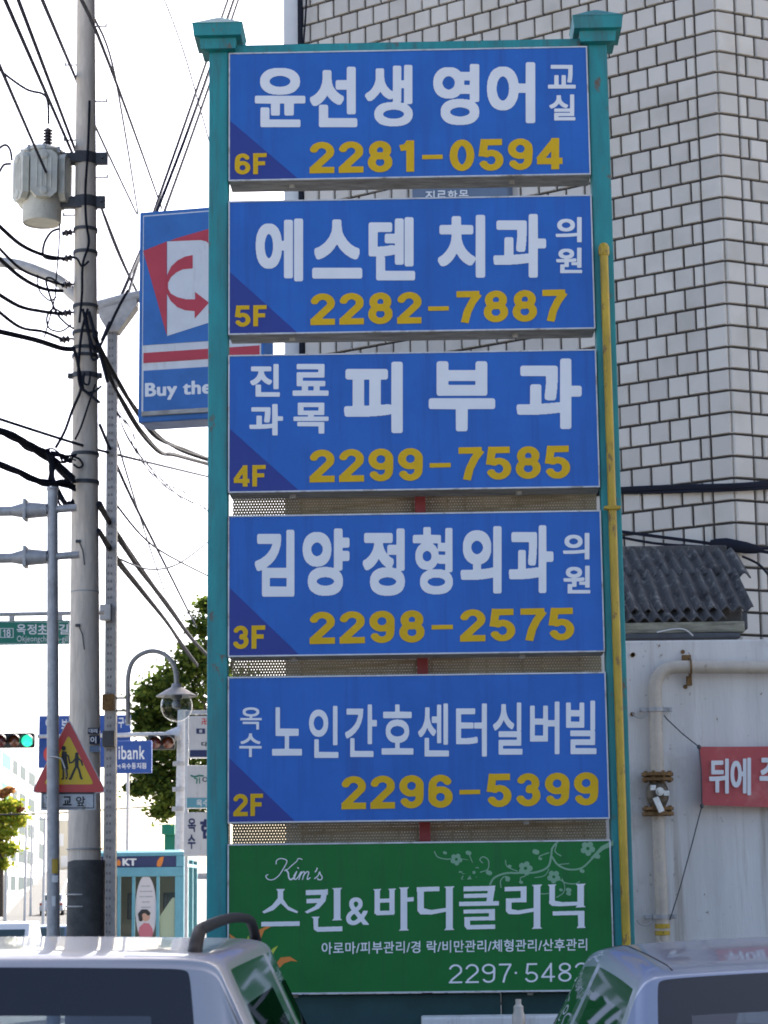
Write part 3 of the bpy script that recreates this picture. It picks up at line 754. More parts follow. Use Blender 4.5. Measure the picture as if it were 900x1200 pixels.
# script name
m = np.zeros((int(40 * 9), int(85 * 9)), bool)
def sstroke(pts, t, t2=None):
    q = catrom([Vector((p[0], p[1], 0)) for p in pts], 6); q = [((290 + a.x / 4.09 - 308) * 9, (990 + a.y / 4.09 - 1000) * 9) for a in q]
    stroke(m, q, t * 9 / 4.09)
for pts, t in [([(138, 92), (140, 75), (160, 66), (185, 72), (188, 85), (172, 115), (150, 148), (122, 167), (98, 165), (88, 150), (98, 143)], 4.5), ([(262, 70), (245, 66), (235, 80), (215, 97), (192, 118), (178, 124)], 4.2), ([(184, 120), (195, 134), (198, 155), (207, 167), (222, 158)], 7),
               ([(222, 150), (236, 128), (228, 150), (224, 164), (234, 164), (246, 150)], 5), ([(242, 110), (244, 112)], 6), ([(246, 150), (258, 129), (252, 150), (247, 166)], 5), ([(250, 150), (266, 130), (274, 133), (268, 152), (264, 166)], 5), ([(267, 150), (284, 130), (294, 133), (288, 154), (288, 166), (300, 158)], 5), ([(334, 112), (332, 120), (325, 130)], 5.5), ([(322, 162), (338, 148), (346, 130), (350, 142), (358, 154), (354, 166), (340, 167), (336, 160)], 5)]:
    sstroke(pts, t)
relief('lettering', [np.stack([p[:, 0] / 9 + 308, p[:, 1] / 9 + 1000], 1) for p in contours(m)], F0_.view(), 'letter_white', pn)
def lev(loops, x0): return [np.stack([p[:, 0], p[:, 1] - (p[:, 0] - x0) * .0145], 1) for p in loops]
relief('lettering', lev(word('아로마/피부관리/경 락/비만관리/체형관리/산후관리', (377, 1104, 688, 1118.5), 1, 1), 377), F0_.view(), 'letter_white', pn)
relief('phone_number', lev(digits('2297.5482', (526, 1130, 689, 1152.5), .095, .15), 526), F0_.view(), 'letter_white', pn)
# flower branches
m = np.zeros((300, 920), bool)
def fl(x, y, r, rot=0):
    for k in range(5):
        a = R(rot + 72 * k); c = (x + r * .62 * math.cos(a), y + r * .62 * math.sin(a)); stroke(m, [c, (c[0] + .01, c[1])], r * .82)
    hole = np.zeros_like(m); stroke(hole, [(x, y), (x + .01, y)], r * .42); m[hole] = False
def br(pts, t): stroke(m, [(p.x, p.y) for p in catrom([Vector((*p, 0)) for p in pts], 7)], t)
br([(75, 70), (90, 95), (130, 105), (150, 103)], 5); br([(205, 105), (240, 115), (258, 140)], 5); br([(232, 80), (245, 110), (252, 132)], 4); br([(285, 165), (320, 150), (322, 110), (298, 94), (283, 108), (296, 122)], 5); br([(195, 165), (225, 172)], 4); br([(235, 180), (218, 200), (200, 196), (206, 182)], 4.5)
br([(330, 220), (350, 190), (400, 170), (460, 168), (540, 165), (595, 140), (610, 90), (615, 55), (640, 25)], 9); br([(380, 235), (378, 205), (395, 185), (418, 190), (415, 205), (402, 202)], 5); br([(400, 110), (410, 140), (455, 160)], 4.5); br([(492, 150), (492, 180), (470, 190), (470, 205)], 4.5); br([(535, 190), (580, 180), (600, 150)], 4)
br([(615, 95), (640, 130), (690, 152), (750, 145), (800, 100), (840, 55), (880, 28)], 8); br([(655, 90), (628, 70), (635, 40)], 5); br([(600, 75), (560, 90), (555, 100)], 5); br([(640, 130), (692, 125)], 4); br([(620, 200), (650, 200), (680, 215), (720, 218), (740, 208)], 5); br([(660, 195), (672, 230), (665, 260), (635, 280)], 4.5); br([(540, 225), (560, 262), (600, 262)], 4.5)
gm2 = np.zeros_like(m); fill_poly(m, np.array([(790, 100), (840, 45), (895, 18), (895, 42), (850, 62), (805, 98)], float))
for x, y, r, a in [(175, 106, 27, 10), (256, 166, 30, 30), (492, 147, 32, 0), (622, 186, 30, 20), (778, 56, 33, 12)]: fl(x, y, r, a)
for x, y, r in [(123, 75, 10), (231, 75, 14), (195, 165, 9), (325, 166, 15), (540, 70, 17), (560, 102, 9), (420, 136, 9), (410, 193, 12), (472, 210, 10), (752, 158, 12), (820, 90, 16), (690, 245, 14), (655, 245, 9), (690, 262, 12)]:
    stroke(m, [(x - r * .3, y), (x + r * .3, y + r * .2)], r * 1.3)
lp = [np.stack([p[:, 0] / 3.913 + 490, p[:, 1] / 3.913 + 980], 1) for p in contours(m[:, :898])]
relief('flower_branch', lp, F0_.view(), 'letter_pale_green', pn, lift=.0006, thick=.0005)
# little sun emblem at the lower left
m = np.zeros((300, 420), bool); m2 = m.copy()
def ep(x, y): return ((x - 262) * 4, (y - 1075) * 4)
for cxy, a0 in [((291, 1128), 200), ((291, 1128), 270), ((291, 1128), 330), ((291, 1128), 20)]:
    pass
fill_poly(m, np.array([ep(*p) for p in [(322, 1131), (329, 1122), (340, 1121), (349, 1127), (341, 1126), (333, 1129), (326, 1136)]]))
fill_poly(m, np.array([ep(*p) for p in [(300, 1098), (303, 1090), (312, 1085.5), (318, 1086), (310, 1090), (306, 1099), (302, 1107)]]))
fill_poly(m, np.array([ep(*p) for p in [(268, 1094), (276, 1099), (280, 1108), (283, 1118), (276, 1112), (272, 1103)]]))
stroke(m, [ep(*p) for p in arc(293, 1136, 17, 17, 0, 360, 40)], 22)
fill_poly(m2, np.array([ep(*p) for p in [(316, 1120), (319, 1112), (326, 1108), (321, 1116), (318, 1124)]])); fill_poly(m2, np.array([ep(*p) for p in [(287, 1108), (291, 1096), (294, 1108)]]))
f4 = lambda mm: [np.stack([p[:, 0] / 4 + 262, p[:, 1] / 4 + 1075], 1) for p in contours(mm)]
for q_ in f4(m): relief('sun_ray', [q_], F0_.view(), 'letter_orange', pn)
for q_ in f4(m2): relief('sun_ray', [q_], F0_.view(), 'letter_lime', pn)

# ---- yellow gas pipe beside the right post
pt = fs.px(707, 297, .03); pbm = fs.px(733.5, 1110, .03)
gp = thing('gas_pipe', (pbm.x, pbm.y, 0), 'thin yellow gas pipe standing against the right post of the pylon sign', 'gas pipe')
lean = (pbm - pt) / (pt.z - pbm.z); bot = pt + lean * (pt.z)
mb = MB(); mb.tube([bot, pt], .019, 14); mb.build('pipe', 'yellow_paint', gp, smooth=True)
mb = MB(); mb.lathe(pt + Vector((0, 0, -.02)), [(.022, 0), (.026, .012), (.026, .04), (.018, .056), (.006, .062), (0, .064)], 16); mb.build('pipe_cap', 'yellow_paint', gp, smooth=True)
for py in (597,):
    t = fs.px(716.5, py, .03)
    mb = MB(); mb.bbox(t + Vector((0, -.02, 0)), (.075, .012, .014), .003, AX); mb.bbox(t + Vector((0, -.004, 0)), (.05, .04, .02), .004, AX)
    for sx in (-.032, .032): mb.cyl(t + Vector((sx, -.03, 0)), t + Vector((sx, .02, 0)), .006, n=8)
    mb.build('clamp', 'yellow_paint', gp)

# ================================================================== WHITE WALL, ITS PIPE, BANNER, SHED ROOF
YW = 11.5
fw = Frame((0, YW, 0), 0)
wz = fw.px(800, 750).z
ww = thing('white_wall', (2.5, YW, 0), 'white painted rendered wall right of the pylon sign, under the corrugated roof', 'wall')
mb = MB(); x0 = fw.px(690, 800).x; x1 = 5.6
mb.bbox(((x0 + x1) / 2, YW + .11, wz / 2 - .05), (x1 - x0, .22, wz + .1), .012); mb.build('wall', 'white_wall', ww)
mb = MB()
for px, py in [(742, 767), (741, 768), (800, 764), (803, 805), (741, 837)]:
    q = fw.px(px, py); mb.cyl(q, q + Vector((0, -.006, 0)), .012, n=8)
mb.build('stud', 'rust', ww)
# beige pipe with valve
pp = thing('wall_pipe', fw.px(770, 1100, .08), 'beige gas pipe turning at an elbow, with a rusty flanged valve, on the white wall', 'pipe')
rp = .035
pth = [fw.px(960, 783.5, .085), fw.px(900, 784, .085), fw.px(800, 783.5, .085), fw.px(789, 783.7, .085)]
el0 = fw.px(765.5, 808, .085); c1 = fw.px(789, 783.7, .085)
ebx = [c1 + (Vector((el0.x, el0.y, c1.z)) - c1) * math.sin(a) + (el0 - Vector((el0.x, el0.y, c1.z))) * (1 - math.cos(a)) for a in [R(90 * k / 8) for k in range(1, 9)]]
mb = MB(); vt = fw.px(768, 906, .085); vb = fw.px(769, 957, .085); bb = fw.px(774, 1125, .085)
mb.tube(pth + ebx + [vt], rp, 16); mb.build('pipe', 'beige_pipe', pp, smooth=True)
mb = MB(); bt = vb.copy(); mb.tube([vb, fw.px(774, 1085, .085)], rp * .98, 16); mb.build('pipe', 'beige_pipe', pp, smooth=True)
mb = MB(); a_, b_ = fw.px(774, 1085, .085), fw.px(774, 1125, .085); mb.tube([a_, Vector((a_.x, a_.y, 0))], rp * 1.06, 16); mb.build('pipe', 'beige_pipe', pp, smooth=True)
for py in (1085, 1093): 
    mb = MB(); q = fw.px(774, py, .085); mb.lathe(q, [(rp * 1.06, -.012), (rp * 1.14, -.01), (rp * 1.14, .01), (rp * 1.06, .012)], 16); mb.build('paint_band', 'yellow_paint', pp, smooth=True)
vz = Vector((0, 0, 1)); vc = (vt + vb) / 2
vv = thing('gas_valve', vb, 'rusty flanged valve with a steel handle set in the beige wall pipe', 'valve')
for q, s_ in ((vt, -1), (vb, 1)):
    mb = MB(); mb.lathe(q, [(.052, 0), (.084, .002), (.084, .020), (.052, .021), (.05, .03), (.084, .031), (.084, .046), (.05, .048)] if s_ > 0 else [(.05, -.048), (.084, -.046), (.084, -.031), (.05, -.03), (.052, -.021), (.084, -.020), (.084, -.002), (.052, 0)], 24)
    for k in range(8):
        a = R(45 * k + 20); o = Vector((math.cos(a) * .068, math.sin(a) * .068, 0)); zz = (.0, .054) if s_ > 0 else (-.054, .006)
        mb.cyl(q + o + vz * zz[0], q + o + vz * zz[1], .009, n=6)
    mb.build('flange', 'rust', vv, smooth=True)
hb = (vt.z - vb.z)
mb = MB(); mb.lathe(vb, [(.04, .048), (.045, .06), (.058, hb * .38), (.06, hb * .5), (.058, hb * .62), (.045, hb - .06), (.04, hb - .048)], 24); mb.build('valve_body', 'valve_bronze', vv, smooth=True)
mb = MB(); mb.cyl(vc + Vector((.0, -.05, .01)), vc + Vector((0, -.095, .01)), .022, n=14); mb.cyl(vc + Vector((0, -.095, .01)), vc + Vector((0, -.11, .01)), .014, n=10)
mb.bbox(vc + Vector((-.035, -.085, .03)), (.03, .012, .03), .003); mb.bbox(vc + Vector((.035, -.085, .0)), (.03, .012, .03), .003)
ha = Vector((.5, 0, -.87)).normalized(); mb.bbox(vc + Vector((-.012, -.112, -.06)), (.034, .008, .085), .003, (Vector((.87, 0, .35)).normalized(), Vector((0, 1, 0)), Vector((-.35, 0, .87)).normalized())); mb.build('valve_handle', 'steel', vv)
for (px, py, hor) in [(806, 783.5, True), (766.5, 833, False), (772, 1074, False)]:
    q = fw.px(px, py, .085); mb = MB()
    if hor:
        mb.tube([q + Vector((0, .05 * math.cos(a), .05 * math.sin(a))) for a in [R(360 * k / 16) for k in range(17)]], .006, 6)
        mb.bbox(q + Vector((-.01, .05, .055)), (.05, .02, .03), .003); mb.bbox(q + Vector((.0, .05, -.07)), (.03, .02, .05), .003)
    else:
        mb.lathe(q, [(rp + .001, -.012), (rp + .008, -.011), (rp + .008, .011), (rp + .001, .012)], 16)
        for sx in (-1, 1): mb.bbox(q + Vector((sx * .062, .01, 0)), (.05, .014, .024), .003); mb.cyl(q + Vector((sx * .075, -.01, 0)), q + Vector((sx * .075, .07, 0)), .008, n=8)
        mb.tube([q + Vector((-.085 + .04 * math.cos(a), .0, -.015 + .03 * math.sin(a))) for a in [R(180 + 180 * k / 10) for k in range(11)]], .004, 5)
    mb.build('pipe_clamp', 'rust' if hor else 'galv', pp)
# banner
fbn = Frame((0, YW - .10, 0), 0)
q00, q01 = fbn.px(820, 875), fbn.px(823, 943.5)
bn = thing('banner', q01, 'red cloth banner with white lettering tied to the white wall with string', 'banner')
mb = MB(); nx, nz = 40, 8; top_r = fbn.px(1010, 871); bot_r = fbn.px(1010, 946.5)
vs = []
for j in range(nz + 1):
    for i in range(nx + 1):
        a = i / nx; b = j / nz
        t = q00.lerp(top_r, a); bo = q01.lerp(bot_r, a); p = t.lerp(bo, b)
        p.y += .006 * math.sin(a * 9 + b * 2) + .004 * math.sin(b * 5 + a * 3); p.z += .006 * math.sin(a * math.pi) * -1
        vs.append(p)
fs_ = [(j * (nx + 1) + i, j * (nx + 1) + i + 1, (j + 1) * (nx + 1) + i + 1, (j + 1) * (nx + 1) + i) for j in range(nz) for i in range(nx)]
mb.add(vs, fs_); clo = mb.build('cloth', 'banner_red', bn, smooth=True)
fbl = Frame((0, YW - .113, 0), 0); lp = hangul('뒤', (831, 889, 854, 930), 5, 4) + hangul('에', (856, 888, 880, 932), 5, 4) + hangul('주', (890, 888, 915, 930), 5, 4)
relief('lettering', lp, fbl.view(), 'letter_white', bn)
for pts in ([(781, 842), (800, 860), (819, 875)], [(819, 875), (822, 905), (822.5, 944)], [(822.5, 944), (812, 985), (797, 1040), (785, 1078)], [(778, 838), (781, 842)]):
    mb = MB(); mb.tube([fbn.px(*p) for p in pts], .0035, 5); mb.build('tie_string', 'dark_metal', bn)
for p in ((819, 875), (822.5, 944)):
    mb = MB(); mb.lathe(fbn.px(*p) + Vector((0, -.005, -.008)), [(0, -.008), (.011, 0), (.011, .012), (0, .02)], 8); mb.build('knot', 'dark_metal', bn)

# corrugated roof: three overlapping rows of old sheet, on a timber
YRf = 12.2
rf = thing('corrugated_roof', P(805, 745, YRf), 'weathered dark corrugated roof of a lean-to above the white wall', 'roof')
def corr(pxa, pya, pxb, pyb, Ya, Yb, xo, th=.008, amp=.0165, wl=.074, name='roof_sheet', jag=.0):
    A = P(pxa, pya, Ya); B = P(pxb, pyb, Yb)     # A upper-left-back, B lower-right-front
    mb = MB(); xs = np.arange(A.x, B.x, wl / 12); up = Vector((0, A.y - B.y, A.z - B.z)); nrm = Vector((0, -up.z, up.y)).normalized()
    n = len(xs); vs = []
    ph = xo
    for k, (Y, Z) in enumerate(((B.y, B.z), ((A.y + B.y) / 2, (A.z + B.z) / 2), (A.y, A.z))):
        for t in (0, 1):
            for x in xs:
                jz = jag * math.sin(int((x - A.x) / .46) * 2.3) if k == 0 else 0
                vs.append(Vector((x + .012 * (2 - k), Y, Z + jz)) + nrm * (amp * math.sin(2 * math.pi * (x + ph) / wl) + t * th))
    f = []
    for k in range(2):
        for t in (0, 1):
            a0 = (2 * k + t) * n; b0 = (2 * k + 2 + t) * n
            f += [(a0 + i, a0 + i + 1, b0 + i + 1, b0 + i) for i in range(n - 1)]
    f += [(i, i + 1, n + i + 1, n + i) for i in range(n - 1)]
    mb.add(vs, f); return mb.build(name, 'slate_sheet', rf, smooth=True)
corr(690, 648, 876, 676, 12.75, 12.42, 0, jag=.008)
corr(690, 672, 878, 716, 12.44, 12.02, .03, jag=.01)
corr(690, 712, 848, 727, 12.10, 11.96, .06, jag=.006)
mb = MB(); a_ = P(688, 737, 11.95); b_ = P(873, 734, 11.95); mb.bbox((a_ + b_) / 2 + Vector((0, .04, .0)), ((b_ - a_).length, .07, .062), .006, ((b_ - a_).normalized(), Vector((0, 1, 0)), Vector((0, 0, 1)))); mb.build('eaves_board', 'old_wood', rf)
mb = MB(); a_ = P(690, 744, 11.9); b_ = P(868, 746, 11.9); mb.bbox((a_ + b_) / 2 + Vector((0, .09, .0)), ((b_ - a_).length, .16, .03), .006); mb.bbox(P(872, 726, 12.2) + Vector((0, .2, 0)), (.06, .3, .10), .01); mb.build('rafter', 'dark_metal', rf)
mb = MB(); a_ = P(690, 716, 12.3); b_ = P(866, 744, 12.3); mb.bbox((a_ + b_) / 2, (b_.x - a_.x, .3, a_.z - b_.z), .01); mb.build('eaves_shade_block', 'slate_sheet', rf)  # dark block filling the open gap beneath the sheets, standing for its shade
mb = MB(); a_ = P(690, 642, 12.9); b_ = P(850, 636, 12.9); mb.bbox((a_ + b_) / 2 + Vector((0, .1, -.05)), ((b_ - a_).length, .3, .08), .01); mb.build('flashing', 'slate_sheet', rf)
mb = MB(); mb.tube(catrom([P(770, 741, 11.86), P(790, 737, 11.84), P(803, 738, 11.84), P(812, 745, 11.86)], 6), .004, 5); mb.build('loose_wire', 'paper', rf)

# white block and pipe stub at the foot of the sign
za = P(560, 1191, 9.35).z; xa, xb = P(494, 1193, 9.35).x, P(662, 1190, 9.35).x
mb = MB(); mb.bbox(((xa + xb) / 2, 9.4, za / 2), (xb - xa, .16, za), .01); solo(mb, 'low_parapet', 'white_wall', 'low white painted parapet at the foot of the pylon sign between the two cars', 'parapet')
q = P(608, 1200, 9.15); tq = P(608, 1171, 9.15)
mb = MB(); mb.lathe((q.x, q.y, 0), [(.028, 0), (.028, tq.z - .07), (.021, tq.z - .05), (.021, tq.z - .03), (.012, tq.z - .02), (.012, tq.z), (0, tq.z + .001)], 14); solo(mb, 'vent_pipe', 'beige_pipe', 'slim beige capped pipe standing in front of the low white parapet', 'pipe', smooth=True)

# ================================================================== CARS
def loft_car(name, loc, label, st, wins, paint, rails, glass='glass_dark', yaw=0., crown=1., tail=None, seats=True, ditch=False, shear=(0., 1., 2., 9.), side_glass=None):
    """st: stations (y, ztop, w_top, z_belt, w_belt); wins: list of (kind, s0, s1)"""
    root = thing(name, loc, label, 'car', yaw)
    # support stations just inside every glass edge keep the corners tight
    marks = sorted({k for w in wins for k in w[1:3]}); st0 = st; st = []; remap = {}
    for k, a in enumerate(st0):
        remap[k] = len(st); st.append(a)
        if k + 1 < len(st0):
            b = st0[k + 1]; mixs = []
            if k in marks: mixs.append(.04)
            if k + 1 in marks: mixs.append(.96)
            for t in mixs: st.append(tuple(p + (q - p) * t for p, q in zip(a, b)))
    wins = [(w[0], remap[w[1]], remap[w[2]]) for w in wins]
    secs = []
    for (y, zt, wt, zb, wb, bow) in st:
        g = max(0., min(1., (zt - zb) / .3)); c = crown * (.25 + .75 * g); zs = zt - .075 * c
        lr = lambda t: (wt + (wb - .01 - wt) * t, zs + (zb - zs) * t)
        half = [(0, zt), (.45 * wt, zt - .010 * c), (.86 * wt, zt - .026 * c), (.92 * wt, zt - .033 * c), (.95 * wt, zt - .039 * c), (.975 * wt, zt - .05 * c), (wt, zs), lr(.03), lr(.075), lr(.5), lr(.88), lr(.94), (wb - .01, zb), (wb + .012, zb - .05), (wb + .012, .62), (wb - .01, .36), (wb - .06, .22)]
        sh = shear[0] * max(0., min(1., (shear[2] - y) / (shear[2] - shear[1]))) if y > shear[3] else 0.
        secs.append([(x, y + bow * (x / max(wt, .3)) ** 2 - sh * max(0., min(zs - z, zs - zb)), z) for x, z in half])
    def mirror(h): return [(-x, y, z) for x, y, z in reversed(h[1:])] + h
    full = [mirror(h) for h in secs]; n = len(full[0]); mid = len(secs[0]) - 1
    V = [Vector(p) for s in full for p in s]
    faces = {'body': []}; fm = {}
    def kind(s, j):
        jj = j - mid if j >= mid else mid - 1 - j
        for w in wins:
            kd, s0, s1 = w[:3]
            if s0 <= s < s1:
                edge = s in (s0, s1 - 1)
                if kd in ('rear_window', 'windscreen') and jj < 3:
                    fm[(s, j)] = edge or jj == 2; return kd
                if kd.startswith('side_window') and 7 <= jj <= 10:
                    fm[(s, j)] = edge or jj in (7, 10); return kd + ('r' if j >= mid else 'l')
        return 'body'
    fmi = {}
    for s in range(len(full) - 1):
        for j in range(n - 1):
            faces.setdefault(kind(s, j), []); fmi.setdefault(kind(s, j), []).append(1 if fm.get((s, j)) else 0)
            faces[kind(s, j)].append((s * n + j, s * n + j + 1, (s + 1) * n + j + 1, (s + 1) * n + j))
    faces['body'].append(tuple(range(n))); faces['body'].append(tuple((len(full) - 1) * n + j for j in range(n)))
    for kd, fl_ in faces.items():
        used = sorted({i for f in fl_ for i in f}); mp = {i: k for k, i in enumerate(used)}
        me = bpy.data.meshes.new(kd); me.from_pydata([tuple(V[i]) for i in used], [], [tuple(mp[i] for i in f) for f in fl_])
        bm = bmesh.new(); bm.from_mesh(me); bmesh.ops.recalc_face_normals(bm, faces=bm.faces[:]); bm.to_mesh(me); bm.free()
        nm = 'body' if kd == 'body' else ('side_window' if kd.startswith('side') else kd)
        o = link_mesh(nm, me, paint if kd == 'body' else ((side_glass or glass) if kd.startswith('side') else glass, 'frit'), root, world=False)
        if kd != 'body': me.polygons.foreach_set('material_index', fmi[kd])
        me.polygons.foreach_set('use_smooth', [True] * len(me.polygons))
        md = o.modifiers.new('subdivision', 'SUBSURF'); md.levels = 3; md.render_levels = 3
        if kd != 'body':                                   # dark rubber surround just inside the pane
            pass
    L = lambda mb, nm, m, sm=False, par=root: mb.build(nm, m, par, world=False, smooth=sm)
    y0 = st[0][0]; y1 = st[-1][0]; wb = max(s[4] for s in st)
    for sx in (-1, 1):
        for yy in (y0 + .78, y1 - .82):
            c = Vector((sx * (wb - .10), yy, .31)); mb = MB(); mb.lathe(c - Vector((sx * .1, 0, 0)), [(.2, 0), (.29, .0), (.31, .03), (.31, .17), (.29, .2), (.2, .2)], 28, axis=(sx, 0, 0)); w = L(mb, 'wheel', 'tyre', True)
            mb = MB(); mb.lathe(c + Vector((sx * .07, 0, 0)), [(.0, .03), (.06, .04), (.08, .02), (.19, .035), (.2, .02)], 28, axis=(sx, 0, 0)); L(mb, 'rim', 'galv_light', True, w)
    if tail:
        for sx in (-1, 1):
            mb = MB(); mb.bbox((sx * (wb - .16), y0 + tail[0], tail[1]), (tail[2], .10, tail[3]), .03); L(mb, 'tail_light', 'lamp_red', True)
            mb = MB(); mb.bbox((sx * (wb - .22), y1 - .05, .68), (.3, .10, .14), .03); L(mb, 'headlight', 'lamp_clear', True)
    mb = MB(); mb.bbox((0, y0 - .02, .45), (2 * wb - .1, .16, .28), .05); L(mb, 'bumper', paint, True)
    mb = MB(); mb.bbox((0, (y0 + y1) / 2 - .1, .62), (2 * wb - .25, y1 - y0 - 1.0, .5), .05); L(mb, 'cabin_floor', 'cabin')
    if seats:
        for yy in seats:
            for sx in (-.38, .38):
                mb = MB(); mb.bbox((sx, yy, .98), (.5, .16, .62), .06); mb.bbox((sx, yy - .02, 1.37), (.26, .11, .17), .045)
                for k in (-.05, .05): mb.cyl((sx + k, yy, 1.25), (sx + k, yy - .01, 1.34), .008, n=6)
                L(mb, 'seat', 'seat', True)
    return root, L

# silver wagon on the left: rear glass faces the camera
ST1 = [(0.00, .86, .66, .84, .80, .05), (.03, .98, .66, .93, .83, .07), (.10, 1.12, .64, .97, .85, .08), (.275, 1.536, .585, .99, .86, .05), (.285, 1.546, .585, .99, .86, .05), (.30, 1.553, .585, .99, .86, .03), (.36, 1.559, .59, .99, .865, .01), (.45, 1.561, .59, .985, .868, 0), (.56, 1.562, .59, .985, .87, 0),
       (1.35, 1.563, .595, .96, .875, 0), (1.45, 1.563, .595, .955, .875, 0), (2.05, 1.550, .58, .93, .875, 0), (2.30, 1.525, .565, .92, .875, -.04), (2.95, 1.10, .66, .90, .87, -.10), (3.05, 1.02, .68, .89, .86, -.10), (3.7, .93, .66, .84, .84, -.12), (4.05, .74, .6, .70, .78, -.14)]
suv, L = loft_car('wagon_car', (-.875, 3.36, 0), 'silver wagon with black roof rails parked at lower left, seen from behind', ST1,
                  [('rear_window', 2, 3), ('side_window_a', 7, 9), ('side_window_b', 10, 12), ('windscreen', 12, 13), ('side_window_c', 4, 6)][:4], 'car_silver', True, tail=(.06, .95, .2, .32), seats=(1.25, 2.1), crown=.34, shear=(.38, .5, 1.3, .27), side_glass='glass_tint')
for sx in (-1, 1):
    xr = sx * .535
    pts = [(xr, .43, 1.50), (xr, .45, 1.545), (xr, .52, 1.578), (xr, .66, 1.589), (xr, 1.3, 1.598), (xr, 1.85, 1.590), (xr, 2.05, 1.572), (xr, 2.18, 1.535), (xr * .995, 2.22, 1.48)]
    path = catrom([Vector(p) for p in pts], 8)
    mb = MB(); vs = []; k = len(path)
    for i, p in enumerate(path):
        d = (path[min(k - 1, i + 1)] - path[max(0, i - 1)]).normalized(); u = Vector((1, 0, 0)); w = d.cross(u).normalized()
        e = min(i, k - 1 - i) / 8; hw = .013 + .010 * max(0, 1 - e / 1.2); hh = .011 + .03 * max(0, 1 - e / 1.3)
        vs += [p + u * hw * math.cos(2 * math.pi * j / 12) + w * hh * math.sin(2 * math.pi * j / 12) for j in range(12)]
    mb.add(vs, [(i * 12 + j, i * 12 + (j + 1) % 12, (i + 1) * 12 + (j + 1) % 12, (i + 1) * 12 + j) for i in range(k - 1) for j in range(12)])
    L(mb, 'roof_rail', 'car_black', True)
mb = MB(); mb.tube([(-.35, .235, 1.40), (.2, .18, 1.33)], .008, 6); L(mb, 'wiper', 'car_black')

# blue-silver saloon on the right
ST2 = [(0.0, .80, .64, .76, .74, .06), (.06, .98, .68, .90, .82, .08), (.40, 1.01, .68, .93, .85, .08), (.50, 1.03, .69, .94, .855, .08), (.985, 1.470, .62, .95, .86, .05), (1.0, 1.481, .615, .95, .86, .045), (1.06, 1.490, .61, .95, .86, .03), (1.15, 1.496, .605, .95, .86, .02),
       (1.52, 1.510, .60, .945, .87, 0), (2.0, 1.520, .60, .93, .875, 0), (2.08, 1.520, .60, .93, .875, 0), (2.75, 1.495, .585, .92, .875, 0), (2.95, 1.47, .57, .915, .87, -.04), (3.62, 1.02, .68, .90, .865, -.1), (3.72, .98, .69, .88, .86, -.1), (4.3, .88, .64, .82, .83, -.13), (4.55, .70, .58, .68, .76, -.15)]
sed, L = loft_car('saloon_car', (1.185, 3.98, 0), 'blue-silver saloon parked at lower right, seen from behind', ST2,
                  [('rear_window', 3, 4), ('side_window_a', 7, 9), ('side_window_b', 10, 12), ('windscreen', 12, 13)], 'car_blue_silver', False, tail=(.05, .86, .28, .16), seats=(1.9, 2.7), yaw=R(0), crown=.85, shear=(.95, 1.15, 1.95, .9))
mb = MB(); mb.bbox((0, 1.25, 1.05), (1.1, .5, .02), .008); L(mb, 'parcel_shelf', 'cabin')
body = [c for c in sed.children if c.name.startswith('body')][0]
bpy.context.view_layer.update(); be = body.evaluated_get(bpy.context.evaluated_depsgraph_get())
for sx in (-1, 1):
    pts = []
    for k in range(17):
        y = 1.07 + (2.86 - 1.07) * k / 16; ok, loc, nrm, idx = be.ray_cast(Vector((sx * .53, y, 3)), Vector((0, 0, -1)))
        if ok: pts.append(loc)
    if len(pts) > 3:
        mb = MB(); mb.tube(pts, .0022, 6); L(mb, 'roof_seam', 'car_black', True)

# ================================================================== LEFT SIDE: POLES
YP = 22.0
base = P(100, 1095, YP); bx = P(100, 1000, YP).x
def polepx(py): return np.interp(py, [0, 130, 345, 500, 800, 1010, 1095], [101.2, 101.5, 101.8, 101.5, 101, 100.5, 100.3])
ctr = [P(polepx(y), y, YP) for y in (1095, -120)]
up = thing('utility_pole', (ctr[0].x, YP, 0), 'tall round concrete utility pole with dark wrapped foot and many clamps', 'utility pole')
p0 = Vector((ctr[0].x, YP, 0)); top = P(101, -130, YP)
mb = MB(); mb.cyl(p0, top, .185, .088, 28); shaft = mb.build('shaft', 'concrete_pole', up, smooth=True)
def pr(z): return .185 + (.088 - .185) * z / top.z
def pc(z): return p0.lerp(top, z / top.z)
def zpy(py): return P(101, py, YP).z
def at_pole(py): z = zpy(py); return pc(z), pr(z)
zw = zpy(1008)
mb = MB(); mb.lathe(p0, [(.19, 0), (.196, .0), (.192, zw - .02), (.182, zw)], 28); mb.build('foot_wrap', 'pole_wrap', up, smooth=True)
for py in (1062, 1048, 995):
    c, r = at_pole(py); mb = MB(); mb.lathe(c, [(r + .012, -.008), (r + .02, -.006), (r + .02, .006), (r + .012, .008)], 24); mb.build('band', 'galv', up, smooth=True)
def clamp(py, h=.05, lug=.0, m='galv', right=True, thick=.014):
    c, r = at_pole(py); mb = MB(); mb.lathe(c, [(r, -h / 2), (r + thick, -h / 2), (r + thick, h / 2), (r, h / 2)], 24)
    if lug:
        for sx in ((-1, 1) if right else (-1,)):
            mb.bbox(c + Vector((sx * (r + lug / 2), -.02, 0)), (lug, .06, h * 1.1), .006); mb.cyl(c + Vector((sx * (r + lug * .6), -.08, 0)), c + Vector((sx * (r + lug * .6), .05, 0)), .012, n=8)
    return mb.build('clamp', m, up, smooth=True)
clamp(187, .12, .13, 'dark_metal'); clamp(238, .12, .10, 'dark_metal')
for py in (270, 297, 360, 391, 409, 418): clamp(py, .035, .0, 'dark_metal')
clamp(441, .05, .05, 'dark_metal'); clamp(533, .035, 0, 'dark_metal'); clamp(566, .04, 0, 'dark_metal'); clamp(694, .012, 0, 'galv', thick=.006)
